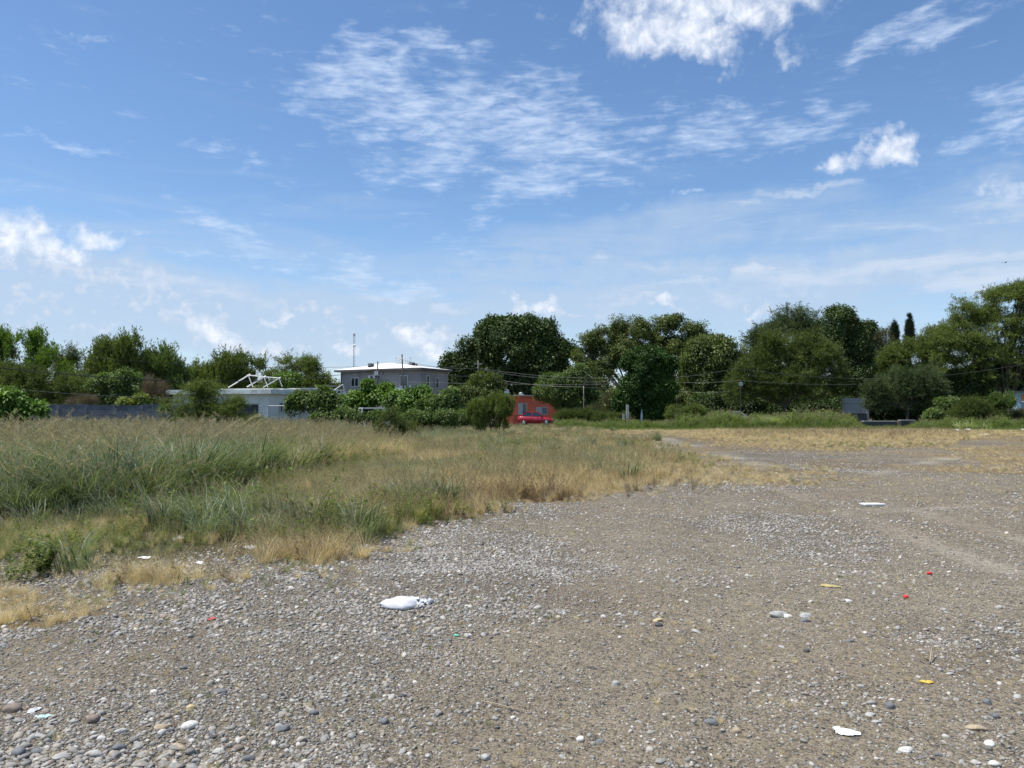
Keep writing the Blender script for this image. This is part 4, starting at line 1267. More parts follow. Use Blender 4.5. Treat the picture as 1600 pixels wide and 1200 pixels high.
plant('broadleaf_tree', 'small leafy tree with brighter leaves directly above the block wall', T, 64, [(178, 612, 36, 24), (200, 592, 18, 14), (160, 600, 20, 14)], 'broad', 'mid', .42, .9, .10, GL)
plant('dead_vine', 'dead brown vine ball left of the low mint house', S_, 66, [(243, 608, 19, 23), (243, 628, 20, 12)], 'twigs', 'dry', .50, 1.6, .08, None, part='crown', hollow=.2)
plant('fallen_brush', 'pale bare fallen branches lying on top of the block wall', S_, 60, [(128, 628, 24, 5)], 'twigs', 'dry', .45, 1.2, .06, None, part='branches', stem='stem', hollow=.1)
plant('yellow_weed', 'yellow green weed peeking over the block wall', S_, 58.5, [(222, 628, 12, 8), (196, 631, 14, 5)], 'broad', 'yellow', .3, 1.4, .04, None, part='foliage', stem='stem')
plant('upright_tree', 'brushy olive green tree behind the pipe truss', T, 100, [(350, 592, 54, 28), (392, 586, 30, 22), (318, 600, 26, 24), (372, 578, 22, 14)], 'vertical', 'feather', .95, .95, .2, 'trees behind the low mint house')
plant('broadleaf_tree', 'round topped tree left of the radio mast', T, 102, [(464, 580, 38, 23), (492, 600, 30, 18), (430, 596, 26, 20), (510, 610, 20, 12)], 'fine', 'feather', .85, .9, .2, 'trees behind the low mint house')
plant('broadleaf_tree', 'small yellow green tree right behind the pipe truss', T, 88, [(445, 598, 24, 12)], 'broad', 'bright', .6, 1.1, .12, 'trees behind the low mint house')
plant('leafy_bush', 'glossy bright green broad leaved bush at the left edge of the field', S_, 33, [(12, 630, 34, 24), (48, 645, 24, 13), (-35, 632, 40, 32), (30, 650, 30, 12)], 'bigleaf', 'vine', .30, 1.1, .05, None, part='foliage', stem='stem', hollow=.35)
plant('feathery_bush', 'large feathery light green bush standing in the grass before the mint house', S_, 43, [(300, 628, 42, 24), (340, 648, 42, 22), (268, 640, 26, 18), (385, 662, 26, 16), (325, 608, 26, 10), (300, 664, 44, 18), (365, 630, 20, 8), (350, 672, 40, 12)], 'fine', 'feather', .34, .62, .07, None, part='foliage', stem='stem', hollow=.25, rough=.5)
plant('creeper_bush', 'dense green creeper bush against the right side of the mint house', S_, 61, [(475, 630, 24, 14), (500, 622, 20, 14), (515, 632, 24, 16), (462, 636, 16, 10)], 'bigleaf', 'mid', .40, 1.2, .06, None, part='foliage', stem='stem')
plant('creeper_bush', 'bright creeper bush below the shorter wooden pole', S_, 66, [(562, 630, 28, 18), (590, 622, 24, 16), (603, 610, 11, 10), (574, 606, 7, 12), (542, 632, 20, 14)], 'bigleaf', 'vine', .38, 1.2, .06, None, part='foliage', stem='stem')
plant('creeper_bush', 'bright creeper bush covering the foot of the leaning pole', S_, 64, [(628, 628, 30, 18), (655, 620, 24, 16), (640, 640, 30, 14)], 'bigleaf', 'vine', .36, 1.2, .06, None, part='foliage', stem='stem')
plant('creeper_bush', 'big leaved green bush below the right end of the grey house', S_, 62, [(690, 634, 28, 18), (706, 622, 14, 12), (672, 640, 26, 14), (704, 645, 26, 16)], 'bigleaf', 'mid', .40, 1.2, .06, None, part='foliage', stem='stem')
plant('round_bush', 'tall round dull green bush left of the red house', S_, 72, [(752, 618, 34, 26), (772, 604, 18, 18), (730, 628, 22, 22), (748, 598, 16, 12)], 'broad', 'olive', .45, 1.2, .10, None, part='foliage', stem='stem')
plant('feathery_bush', 'fan shaped yellow green feathery bush in front of the red house corner', S_, 50, [(768, 650, 32, 20), (788, 644, 18, 16), (745, 656, 20, 16), (770, 636, 18, 10), (766, 668, 26, 12)], 'vertical', 'feather', .45, 1.0, .05, None, part='foliage', stem='stem', hollow=.2)
plant('twiggy_bush', 'thin dark twiggy bush in the grass right of the white pickup', S_, 36, [(618, 660, 26, 20), (600, 672, 20, 16), (640, 670, 18, 16), (620, 684, 24, 10)], 'fine', 'olive', .24, .42, .04, None, part='foliage', stem='stem', hollow=.15)
plant('low_hedge', 'low green growth under the creeper bushes before the grey house', S_, 58, [(650, 655, 34, 10), (705, 655, 34, 11), (600, 652, 30, 9), (740, 652, 20, 10)], 'broad', 'mid', .34, 1.2, .04, None, part='foliage', stem='stem')
plant('low_bush', 'dark low green bush beside the hidden white vehicle', S_, 52, [(545, 650, 26, 9), (505, 655, 20, 8), (590, 652, 16, 6)], 'broad', 'mid', .34, 1.1, .04, None, part='foliage', stem='stem')
plant('big_dark_tree', 'very large dark dense tree towering behind the red house', T, 114, [(795, 540, 62, 40), (845, 545, 46, 42), (742, 556, 34, 34), (872, 562, 26, 36), (708, 572, 18, 22), (760, 592, 62, 34), (830, 595, 60, 34), (712, 602, 24, 16), (725, 585, 28, 24), (815, 518, 40, 20), (770, 520, 24, 20)],
      'broad', 'dark', .95, 1.15, .45, GR)
plant('sparse_tree', 'open crowned large leaved tree letting the sky show through', T, 108, [(1000, 522, 52, 32), (1058, 520, 40, 28), (945, 540, 36, 30), (1095, 540, 34, 30), (915, 556, 22, 34), (980, 560, 60, 30), (930, 590, 40, 26), (1040, 550, 50, 26)],
      'broad', 'olive', .62, .50, .30, GR, hollow=.2, rough=.6, bumpy=11, gapthr=.47)
plant('olive_tree', 'olive green mixed tree right of the open crowned tree', T, 100, [(1105, 572, 46, 46), (1142, 566, 32, 34), (1080, 600, 40, 34), (1125, 545, 24, 18), (1100, 618, 60, 22)], 'broad', 'olive', .75, 1.0, .25, GR)
plant('deep_green_tree', 'deepest green dense tree reaching the ground beside the grey weeds', T, 81, [(1012, 585, 38, 40), (998, 618, 34, 32), (1036, 600, 22, 40), (1015, 560, 24, 20), (1020, 640, 34, 20), (978, 630, 20, 18), (985, 575, 16, 16), (1045, 575, 14, 18)], 'broad', 'deep', .50, 1.2, .2, GR, rough=.6, bumpy=10, gapthr=.43)
plant('round_shrub', 'roundish mid green tree partly covering the right side of the red house', T, 88, [(872, 606, 36, 26), (905, 594, 24, 24), (888, 625, 34, 26), (916, 618, 22, 24)], 'broad', 'mid', .50, 1.15, .15, GR)
plant('brown_bush', 'brownish dusty bush left of the deepest green tree', S_, 84, [(948, 634, 28, 20), (930, 648, 20, 12)], 'fine', 'brownolive', .5, 1.1, .08, None, part='foliage', stem='stem')
plant('domed_tree', 'broad dome shaped blue green tree behind the olive trees', T, 120, [(1235, 528, 60, 44), (1200, 545, 40, 30), (1270, 540, 44, 40)], 'fine', 'bluegreen', 1.0, 1.2, .4, GR)
plant('dark_oak', 'dark ragged topped tree on a single visible trunk', T, 97, [(1312, 512, 30, 32), (1340, 535, 28, 34), (1335, 580, 32, 40), (1355, 515, 10, 14), (1325, 600, 24, 20)], 'broad', 'dark', .60, 1.0, .22, GR, base=(P(1339, 640, 97).x, 97, 0), rough=.5, forkmax=3.6)
plant('acacia_tree', 'wide olive tree with drooping front branches, lightest of the middle group', T, 86, [(1222, 560, 48, 40), (1268, 560, 44, 40), (1290, 590, 34, 40), (1180, 590, 42, 34), (1235, 600, 60, 34), (1155, 610, 30, 26)], 'fine', 'olive', .62, 1.25, .25, GR)
plant('back_tree', 'small dark reddish tree left of the two cypresses', T, 118, [(1378, 540, 26, 26), (1370, 560, 30, 26)], 'fine', 'brownolive', .8, 1.1, .2, GR)
for u, v0, v1, hw, lab in ((1397.5, 500, 545, 2.9, 'shorter narrow dark cypress, the left one of two'), (1421, 491, 540, 2.6, 'taller narrow dark cypress with pointed tip')):
    vm = (v0 + v1) / 2
    plant('cypress', lab, T, 122, [(u, vm + 14, hw + 1, 26), (u, vm, hw, 20), (u, v0 + 12, hw * .6, 11), (u, v0 + 5, hw * .3, 6)], 'fine', 'cypress', .30, 2.6, .2, 'cypresses above the far trees', hollow=.3, rough=.1, bumpy=0)
plant('feathery_tree', 'tall feathery acacia behind the lower right feathery tree', T, 100, [(1430, 556, 46, 32), (1470, 540, 36, 36), (1395, 575, 34, 30), (1460, 590, 60, 30), (1410, 600, 60, 26)], 'fine', 'feather', .75, 1.1, .25, GR)
plant('feathery_tree', 'lower feathery grey green acacia with trunk hidden in weeds', T, 82, [(1400, 610, 44, 32), (1440, 600, 40, 30), (1460, 622, 24, 24), (1370, 622, 26, 22)], 'fine', 'bluegreen', .58, 1.2, .18, GR)
plant('tall_acacia', 'tallest airy acacia at the right edge of the lot', T, 92, [(1510, 500, 36, 30), (1570, 475, 42, 32), (1545, 520, 60, 40), (1620, 500, 50, 60), (1495, 545, 40, 40), (1560, 570, 70, 50), (1650, 560, 60, 60), (1600, 455, 30, 16)], 'fine', 'feather', .70, .72, .35, GR, hollow=.25, rough=.6, bumpy=8, gapthr=.45)
plant('dark_hedge_tree', 'dark shaded low tree beneath the tallest acacia', T, 94, [(1530, 600, 50, 36), (1580, 595, 40, 36), (1490, 610, 36, 30), (1640, 610, 50, 40), (1560, 630, 60, 22)], 'broad', 'dark', .6, 1.0, .2, GR)
plant('added_shade_hedge', 'added dark hedge standing in for the deep shade under the feathery grey green acacia', S_, 101, [(1330, 640, 30, 20), (1375, 638, 34, 22), (1425, 636, 36, 24), (1475, 640, 34, 20), (1520, 640, 34, 22), (1575, 640, 40, 24)], 'broad', 'dark', .6, 1.1, .06, None, part='foliage', stem='stem')  # added dark foliage, stands in for the black shade beneath the right trees
plant('added_shade_hedge', 'added dark hedge standing in for tree shade behind the weeds under the olive trees', S_, 96, [(1110, 640, 40, 22), (1165, 640, 40, 24), (1225, 640, 44, 24), (1280, 640, 36, 22)], 'broad', 'dark', .6, 1.1, .06, None, part='foliage', stem='stem')  # also added: dark leaves in place of the tree shade behind the weeds
plant('young_palm_shrub', 'spiky young bright shrub beneath the dark right trees', S_, 76, [(1566, 634, 17, 11)], 'vertical', 'mid', .55, 1.2, .04, None, part='foliage', stem='stem')
plant('weedy_bush', 'bushy grey green weed mound beneath the dark right trees', S_, 76, [(1520, 640, 28, 16), (1500, 648, 22, 10), (1550, 650, 26, 9)], 'fine', 'olive', .42, 1.2, .04, None, part='foliage', stem='stem')
plant('weedy_bush', 'leafy green bush in front of the feathery grey green acacia', S_, 78, [(1478, 640, 20, 18), (1460, 650, 18, 10)], 'broad', 'mid', .42, 1.1, .05, None, part='foliage', stem='stem')
plant('weedy_bush', 'dusty brown weed bush at the right edge before the kiosk', S_, 77, [(1590, 652, 26, 9)], 'fine', 'brownolive', .4, 1.2, .04, None, part='foliage', stem='stem')
plant('weedy_bush', 'low grey green weed bush just right of the red car', S_, 80, [(888, 652, 22, 9), (915, 652, 20, 10)], 'fine', 'olive', .4, 1.3, .04, None, part='foliage', stem='stem')
plant('weedy_bush', 'low grey green weed bush left of the broken gate post', S_, 79, [(948, 654, 22, 9), (972, 655, 14, 8)], 'fine', 'olive', .4, 1.3, .04, None, part='foliage', stem='stem')
plant('weedy_bush', 'mounded green weeds at the right foot of the deepest green tree', S_, 77, [(1060, 646, 20, 14), (1085, 646, 18, 13)], 'fine', 'feather', .42, 1.2, .04, None, part='foliage', stem='stem')
# distant wooded mass closing the horizon
def far_woods():
    n = 5200
    x = rng.uniform(-190, 190, n); y = rng.uniform(150, 185, n)
    hmax = 4.6 + 3.2 * fbm(x * .05, y * .05 + 3, 4) + np.where(x > 30, 2.0, 0)
    z = hmax * rng.random(n) ** .6 + .3
    rot = np.stack([np.zeros(n), rng.uniform(0, .5, n), rng.uniform(0, 6.28, n)], 1)
    o = scatter('distant_woods', np.stack([x, y, z], 1), rot, rng.uniform(1.1, 2.2, n), rng.integers(0, 5, n), rng.random(n), clumps('broad', 'olive'))
    tag(o, 'low distant belt of trees beyond the houses', None, None, 'stuff')
far_woods()

# ------------------------------------------------------------------ grass and weeds
def blades(name, n, spread, h, wd, lean, curl, mat, seg=4, hv=.35, heads=0.0, headmat=None, droop=1.0):
    """a tuft: tapering curved blades; optional feathery seed heads"""
    V, T, MI = [], [], []
    for i in range(n):
        a = random.uniform(0, 6.283); rr = spread * math.sqrt(random.random())
        b = np.array([math.cos(a) * rr, math.sin(a) * rr, 0.0])
        a2 = a + random.uniform(-1.0, 1.0)
        out = np.array([math.cos(a2), math.sin(a2), 0.0]); side = np.array([-out[1], out[0], 0.0])
        hh = h * random.uniform(1 - hv, 1.0); ln = lean * random.uniform(.3, 1.3); cu = curl * random.uniform(.3, 1.4)
        head = random.random() < heads
        if head: hh *= 1.30; cu *= .4
        ws = wd * random.uniform(.6, 1.2) * (.4 if head else 1)
        st = len(V)
        for k in range(seg + 1):
            t = k / seg
            p = b + out * hh * (ln * t + cu * t * t * t) + np.array([0, 0, hh * (t - cu * .55 * droop * t * t * t)])
            wq = ws * (1 - t) ** .6 * .5 if k < seg else 0
            tw = side * math.cos(t * 1.2) + out * math.sin(t * 1.2) * .6
            V.append(p - tw * wq); V.append(p + tw * wq)
        for k in range(seg):
            q_ = st + 2 * k
            T.append((q_, q_ + 1, q_ + 3, q_ + 2)); MI.append(0)
        if head:
            tip = V[-1]; prev = V[-3]; dr = tip - prev; dr = dr / (np.linalg.norm(dr) + 1e-6)
            for _ in range(24):
                tt = random.uniform(-.05, .30) * h
                c = tip - dr * .28 * h + dr * tt
                rd = rand_unit(1)[0] * np.array([1, 1, .5]); e = c + (dr * .8 + rd * .55) * .075 * h
                sd_ = np.cross(e - c, rand_unit(1)[0]); sd_ = sd_ / (np.linalg.norm(sd_) + 1e-6) * .0026
                s2 = len(V); V += [c - sd_, c + sd_, e + sd_ * .8, e - sd_ * .8]; T.append((s2, s2 + 1, s2 + 2, s2 + 3)); MI.append(1)
    me = fast_mesh(name, np.array(V), np.array(T))
    me.materials.append(mat)
    if headmat: me.materials.append(headmat); me.polygons.foreach_set('material_index', MI)
    return me
def forb(name, h, n, mat, leaf=.06):
    """upright leafy weed"""
    b, d, nr = [], [], []
    for s in range(n):
        a = random.uniform(0, 6.28); top = np.array([math.cos(a) * .35 * h, math.sin(a) * .35 * h, h * random.uniform(.6, 1)])
        for k in range(14):
            t = random.uniform(.1, 1); b.append(top * t); v = rand_unit(1)[0]; v[2] = abs(v[2]) * .6; d.append(v); nr.append([0, 0, 1])
        for k in range(3): b.append(top * k / 3); d.append(top); nr.append(rand_unit(1)[0])
    b, d, nr = np.array(b), np.array(d), np.array(nr)
    L_ = rng.uniform(leaf * .6, leaf * 1.3, len(b)); W_ = L_ * .45
    W_[[i for i in range(len(b)) if i % 17 >= 14]] = .006; L_[[i for i in range(len(b)) if i % 17 >= 14]] = h * .36
    return leaves_mesh(name, b, d, nr, L_, W_, mat)
G_TALL = leafmat('tall_grass_blade', (.050, .075, .036), (.27, .32, .19), .32, .5, .4, .5)
G_TALLD = leafmat('tall_grass_dry_blade', (.17, .14, .07), (.30, .25, .13), .3, .6, .3, .5)
G_HEAD = leafmat('seed_head', (.25, .225, .125), (.42, .37, .23), .45, .8, .1, .5, (1.05, 1.0, .8))
G_GREEN = leafmat('meadow_grass', (.11, .145, .042), (.29, .31, .11), .35, .6, .3, .3)
G_GOLD = leafmat('straw_grass', (.46, .375, .215), (.80, .68, .43), .4, .7, .25, .3, (1.08, 1.03, .7))
G_BROWN = leafmat('brown_dry_weed', (.13, .09, .058), (.29, .205, .13), .3, .8, .1, .4, (1.05, 1.0, .85))
G_VERGE = leafmat('verge_weed', (.070, .115, .026), (.22, .29, .085), .35, .6, .3, .3)
G_LIME = leafmat('fresh_grass', (.08, .125, .02), (.17, .22, .05), .35, .6, .3, .3)
c_tall = source_collection('tuft_tall', [blades('tall', 58, .24, 1.0, .026, .26, .55, G_TALL, 6, .5, .03, G_HEAD) for _ in range(5)] +
                           [blades('tall', 40, .22, 1.0, .020, .25, .5, G_TALL, 5, .4) for _ in range(2)] + [blades('tall', 36, .2, .95, .016, .2, .5, G_TALLD, 5, .5, .12, G_HEAD) for _ in range(1)])
c_plume = source_collection('tuft_plume', [blades('plume', 44, .30, 1.0, .010, .16, .18, G_GREEN, 4, .45, .12, G_HEAD) for _ in range(5)])
c_mead = source_collection('tuft_meadow', [blades('meadow', 60, .17, 1.0, .012, .3, .35, G_GREEN, 3, .5, .03, G_HEAD) for _ in range(5)])
c_gold = source_collection('tuft_straw', [blades('straw', 75, .19, 1.0, .009, .32, .40, G_GOLD, 3, .5, .05, G_HEAD) for _ in range(6)])
c_brown = source_collection('tuft_brown', [blades('brown', 46, .17, 1.0, .009, .35, .3, G_BROWN, 3, .5, .12, G_BROWN) for _ in range(3)] + [forb('brown', 1.0, 5, G_BROWN, .10) for _ in range(2)])
c_verge = source_collection('tuft_verge', [blades('verge', 60, .3, 1.0, .02, .2, .3, G_VERGE, 4, .5, .10, G_HEAD) for _ in range(3)] + [forb('verge', 1.0, 9, G_VERGE, .14) for _ in range(2)])
c_forb = source_collection('tuft_forb', [forb('forb', 1.0, 7, G_LIME, .14) for _ in range(2)] + [forb('forb', 1.0, 6, G_GREEN, .13) for _ in range(2)])
c_lime = source_collection('tuft_fresh', [blades('fresh', 60, .2, 1.0, .012, .3, .4, G_LIME, 3, .5) for _ in range(4)])

def sample(n, d0, d1, pw, wmul=.74, wadd=3.0):
    """random ground points ahead, density falling with distance"""
    D = np.exp(rng.uniform(math.log(d0), math.log(d1), int(n)))
    D = D[rng.random(len(D)) < (D / d1) ** pw]
    x = rng.uniform(-1, 1, len(D)) * (wmul * D + wadd)
    return x, D
def lay(name, x, y, sc, coll, label, tint=None, tilt=.12, parent=None, sink=0.0, wmul=1.0, kind='stuff'):
    n = len(x)
    rot = np.stack([rng.normal(0, tilt, n), rng.normal(0, tilt, n), rng.uniform(0, 6.283, n)], 1)
    s = np.stack([sc * wmul, sc * wmul, sc], 1)
    nsrc = len(coll.objects)
    o = scatter(name, np.stack([x, y, height(x, y) - sink], 1), rot, s, rng.integers(0, nsrc, n), rng.random(n) if tint is None else tint, coll, parent)
    if parent is None: tag(o, label, None, None, kind)
    else: o['kind'] = kind
    return o
def trampled(u, v):
    return np.clip(np.exp(-((u - 275) / 120) ** 2 - ((v - 870) / 26) ** 2) + .8 * np.exp(-((u - 400) / 60) ** 2 - ((v - 862) / 12) ** 2), 0, 1)
def vegetation():
    # tall grass on the left half of the lot
    x, y = sample(46000, 7.0, 80, .35)
    z, u, v = zones(x, y)
    k = z['tall'] & ~((y > 56.4) & (u < 352)) & ~((y > 66) & (u < 520))
    x, y, u, v = x[k], y[k], u[k], v[k]
    patch = fbm(x * .35, y * .35, 3)
    right = sstep(420, 720, u)
    h = (1.28 + .25 * (patch - .5)) * (1 - .48 * right)
    h *= rng.uniform(.75, 1.12, len(x))
    h *= 0.72 + .28 * sstep(0, 1, (y - 11.0) / 1.8)
    lim = 1.6 + y * (642 - (652 + 14 * sstep(500, 700, u))) / F          # keep heads about where the photo has them
    h = np.minimum(h, np.maximum(lim * rng.uniform(.8, 1.02, len(x)) / 1.02, .5))
    isp = rng.random(len(x)) < (.02 + .38 * sstep(14, 24, y))
    golden = (rng.random(len(x)) < .8 * sstep(.5, .62, fbm(x * .12 + 4, y * .12, 3)) * sstep(300, 600, u))
    a = ~isp & ~golden
    lay('tall_grass', x[a], y[a], h[a] * .95, c_tall, 'tall blue green grass filling the left half of the lot', wmul=1.15)
    a = isp & ~golden
    lay('seeding_grass', x[a], y[a], h[a] * .84, c_plume, 'tall grass with pinkish tan seed heads above the green blades', wmul=1.1)
    a = golden
    lay('tall_straw', x[a], y[a], h[a] * .8, c_gold, 'tall straw coloured grass between the green clumps', wmul=1.3)
    # medium meadow, mixed green, straw and brown
    x, y = sample(230000, 4.5, 80, .75)
    z, u, v = zones(x, y)
    k = z['veg'] & ~z['tall']; x, y, u, v = x[k], y[k], u[k], v[k]
    p1 = fbm(x * .45 + 11, y * .45, 4); p2 = fbm(x * .28 + 31, y * .28 + 5, 3)
    goldf = sstep(.42, .60, p2) * .6 + .5 * sstep(380, 700, u)
    # bright straw mounds seen in the photograph
    for (mu, mv, su, sv) in ((475, 812, 60, 18), (470, 862, 60, 10), (235, 905, 60, 8), (830, 752, 190, 16), (1000, 735, 110, 22), (720, 755, 100, 10), (560, 790, 50, 12)):
        goldf = np.maximum(goldf, 1.2 * np.exp(-((u - mu) / su) ** 2 - ((v - mv) / sv) ** 2))
    brownf = sstep(.58, .70, p1) * .5 + .75 * np.exp(-((u - 800) / 190) ** 2 - ((v - 782) / 14) ** 2) + .6 * np.exp(-((u - 400) / 70) ** 2 - ((v - 842) / 14) ** 2)
    r_ = rng.random(len(x)); r2 = rng.random(len(x))
    edge = .30 + .70 * sstep(0, 1, (zones_depth(u, v)))
    mound = 0 * x
    for (mu, mv, su, sv) in ((475, 812, 55, 16), (470, 860, 60, 9), (235, 905, 55, 7), (820, 748, 150, 10)):
        mound = mound + np.exp(-((u - mu) / su) ** 2 - ((v - mv) / sv) ** 2)
    h = (.26 + .26 * sstep(.35, .65, p1) + .14 * mound) * rng.uniform(.6, 1.2, len(x)) * edge
    h *= 1 - .35 * sstep(900, 1100, u)
    tr = trampled(u, v)
    h = h * (1 - .25 * sstep(30, 60, y)) * (1 - .72 * tr)
    thin = rng.random(len(x)) < (.50 + .50 * edge)
    brownf = brownf * (1 - np.clip(mound, 0, 1)) + .45 * tr
    thin &= rng.random(len(x)) > .5 * tr
    isb = (r_ < brownf) & thin; isg = ~isb & (r2 < goldf) & thin; isn = ~isb & ~isg & thin
    lay('brown_weeds', x[isb], y[isb], h[isb] * .85, c_brown, 'low brown withered weeds among the grass')
    lay('straw_grass', x[isg], y[isg], h[isg] * .95, c_gold, 'golden dry grass along the edge of the gravel')
    f = isn & (rng.random(len(x)) < .22)
    lay('leafy_weeds', x[f], y[f], h[f] * 1.1, c_forb, 'low leafy green weeds among the dry grass')
    n_ = isn & ~f
    lay('meadow_grass', x[n_], y[n_], h[n_] * 1.05, c_mead, 'mixed green grass between tall grass and gravel')
    # tall green clumps straying into the lower grass
    x, y = sample(26000, 7, 60, .5)
    z, u, v = zones(x, y)
    near = signed_depth(u, v, x, y)
    k = z['veg'] & ~z['tall'] & (near > .8) & (fbm(x * .7 + 90, y * .7, 3) > .57) & (u < 1000) & (rng.random(len(x)) < .5) & (trampled(u, v) < .2)
    lay('stray_tall_grass', x[k], y[k], rng.uniform(.38, .78, k.sum()), c_tall, 'tall green clumps straying into the lower dry grass', wmul=1.1)
    # straw mounds standing out at the edge
    mx, my = [], []
    for (mu, mv, su, sv, n_m) in ((475, 818, 62, 14, 210), (475, 868, 50, 9, 110), (240, 908, 70, 7, 36), (820, 756, 170, 12, 420), (565, 800, 60, 12, 150), (1010, 742, 100, 10, 260), (700, 765, 80, 14, 160)):
        for _ in range(n_m):
            g = G(mu + random.gauss(0, su * .8), mv + random.gauss(0, sv * .8)); mx.append(g.x); my.append(g.y)
    mx, my = np.array(mx), np.array(my)
    b_ = rng.random(len(mx)) < .25
    lay('mound_brown_weeds', mx[b_], my[b_], rng.uniform(.15, .36, b_.sum()), c_brown, 'brown weeds mixed into the straw mounds')
    mx, my = mx[~b_], my[~b_]
    lay('straw_mounds', mx, my, rng.uniform(.10, .36, len(mx)), c_gold, 'brightest pale straw mounds at the edge of the gravel', wmul=1.35, tilt=.28)
    # right field, golden with a browner taller strip
    x, y = sample(90000, 18, 84, .9)
    z, u, v = zones(x, y)
    k = z['right'] & ~z['track']; x, y, u, v = x[k], y[k], u[k], v[k]
    p1 = fbm(x * .2, y * .2 + 40, 3)
    strip = np.exp(-((v - 681 - 5 * (p1 - .5)) / 6.0) ** 2) * sstep(1080, 1180, u) * sstep(1560, 1450, u)
    lawn = (y > 64)
    h = (.13 + .32 * strip) * rng.uniform(.6, 1.3, len(x))
    isb = (rng.random(len(x)) < .62 * strip) & ~lawn
    gr_ = lawn | ((rng.random(len(x)) < .18 * sstep(.5, .6, p1)))
    lay('field_brown_weeds', x[isb], y[isb], h[isb], c_brown, 'brown dry weed strip crossing the far field')
    a = ~isb & ~gr_
    lay('field_straw', x[a], y[a], h[a], c_gold, 'short golden grass on the far right field', wmul=1.6)
    a = gr_ & ~isb
    lay('field_green', x[a], y[a], np.maximum(h[a], .16), c_lime, 'short fresh green grass at the foot of the far weeds', wmul=1.8)
    # verge weeds along the far edge, right of the red car
    n = 9000
    uu = rng.uniform(870, 1900, n); D = rng.uniform(68, 83, n)
    X = (uu - 800) / F * D
    hh = np.interp(uu, [870, 960, 1040, 1075, 1120, 1170, 1230, 1290, 1330, 1345, 1420, 1450, 1540, 1600, 1900],
                   [1.0, 1.0, .8, 1.7, 1.9, 1.5, 1.7, 2.0, 1.5, .4, .35, 1.3, 1.5, 1.1, 1.1])
    front = sstep(68, 73, D) * .85 + .15
    hh = hh * .80 * front * (.35 + 1.1 * fbm(uu * .06, D * .3, 4)) 
    a = rng.random(n) < .45
    keep = hh > .12
    s_ = a & keep; lay('verge_weeds', X[s_], D[s_], hh[s_], c_verge, 'tall feathery weeds along the far verge', wmul=1.2)
    s_ = ~a & keep; lay('verge_grass', X[s_], D[s_], hh[s_] * .9, c_lime, 'tall green grass along the far verge', wmul=1.3)
    # thin grass on the gravel and at the left foreground
    x, y = sample(42000, 3.2, 45, .55)
    z, u, v = zones(x, y)
    p = fbm(x * .8 + 50, y * .8, 4); g = gravel_amt(x, y)
    pr = .05 + .50 * sstep(.50, .66, p)
    sdp = signed_depth(u, v, x, y)
    pr = pr + (.75 * sstep(-1.2, .0, sdp) + .30 * sstep(-3.2, -.6, sdp)) * (u < 1300)
    pr = pr + .9 * z['ldry'] + .85 * z['rgold'] + .62 * (sstep(790, 715, v) * (u > 1000)) * sstep(.44, .56, fbm(x * .28, y * .28 + 60, 3))
    pr = pr + .45 * np.exp(-((u - 200) / 90) ** 2 - ((v - 1000) / 30) ** 2)
    k = (rng.random(len(x)) < pr) & ~z['veg'] & ~z['right'] & ~z['track']
    x, y, u, v = x[k], y[k], u[k], v[k]; zz = {a_: b_[k] for a_, b_ in z.items()}
    h = rng.uniform(.018, .055, len(x)) * (1 + .5 * (y > 12)) + .10 * sstep(-1.1, .2, sdp[k]) * rng.uniform(.3, 1, len(x)) * (u < 1300)
    h = np.where(zz['ldry'], rng.uniform(.07, .17, len(x)), h); h = np.where(zz['rgold'], rng.uniform(.06, .14, len(x)), h)
    t = rng.random(len(x)); gd = zz['ldry'] | zz['rgold'] | (u > 1000)
    a = np.where(gd, t < .9, t < .45)
    lay('sparse_dry_grass', x[a], y[a], h[a], c_gold, 'thin dry grass growing between the stones', wmul=1.6)
    a = ~a; b_ = a & (rng.random(len(x)) < .5)
    lay('sparse_green_grass', x[b_], y[b_], h[b_], c_mead, 'thin green grass growing between the stones', wmul=1.3)
    c_ = a & ~b_
    lay('sparse_brown_grass', x[c_], y[c_], h[c_], c_brown, 'withered brown sprouts between the stones', wmul=1.3)
def zones_depth(u, v):
    """0 at the gravel edge of the vegetation, rising into it (metres)"""
    edge = np.interp(u, EDGE_U, EDGE_V)
    Dp = 1923 / np.maximum(v - 642, 8); De = 1923 / np.maximum(edge - 642, 8)
    return np.clip((Dp - De) / 2.2, 0, 1)
vegetation()

# particular clumps
def reed(name, u, v, D, h, label, coll, n, spread):
    c = P(u, v, D)
    pts = np.stack([rng.normal(0, spread, n), rng.normal(0, spread * .6, n), np.zeros(n)], 1)
    r = empty(name, (c.x, D, float(height(np.array(c.x), np.array(D)))), 0, label, 'grass clump')
    rot = np.stack([rng.normal(0, .12, n), rng.normal(0, .12, n), rng.uniform(0, 6.28, n)], 1)
    scatter('blades', pts, rot, h * rng.uniform(.7, 1.05, n), rng.integers(0, len(coll.objects), n), rng.random(n), coll, r)
G_SUN = leafmat('pale_reed_blade', (.22, .26, .09), (.42, .46, .20), .35, .5, .4, .5)
c_sun = source_collection('tuft_pale_reed', [blades('pale', 30, .25, 1.0, .06, .3, .45, G_SUN, 5, .4) for _ in range(3)])
reed('reed_clump', 1208, 665, 72, 1.55, 'pale sunlit reed clump in front of the olive trees', c_sun, 16, .65)
reed('reed_clump', 1523, 668, 68, .95, 'small pale reed clump in the fresh grass at the right', c_sun, 9, .9)
reed('broad_grass_clump', 320, 780, 13.2, .85, 'yellow green broad bladed clump in the middle of the tall grass', c_lime, 12, .22)
reed('weed_clump', 32, 905, 7.3, .28, 'dark leafy green weed at the left edge beside the gravel', c_forb, 6, .10)
reed('weed_clump', 68, 893, 7.6, .42, 'taller dark leafy weed right of the one at the left edge', c_forb, 6, .07)

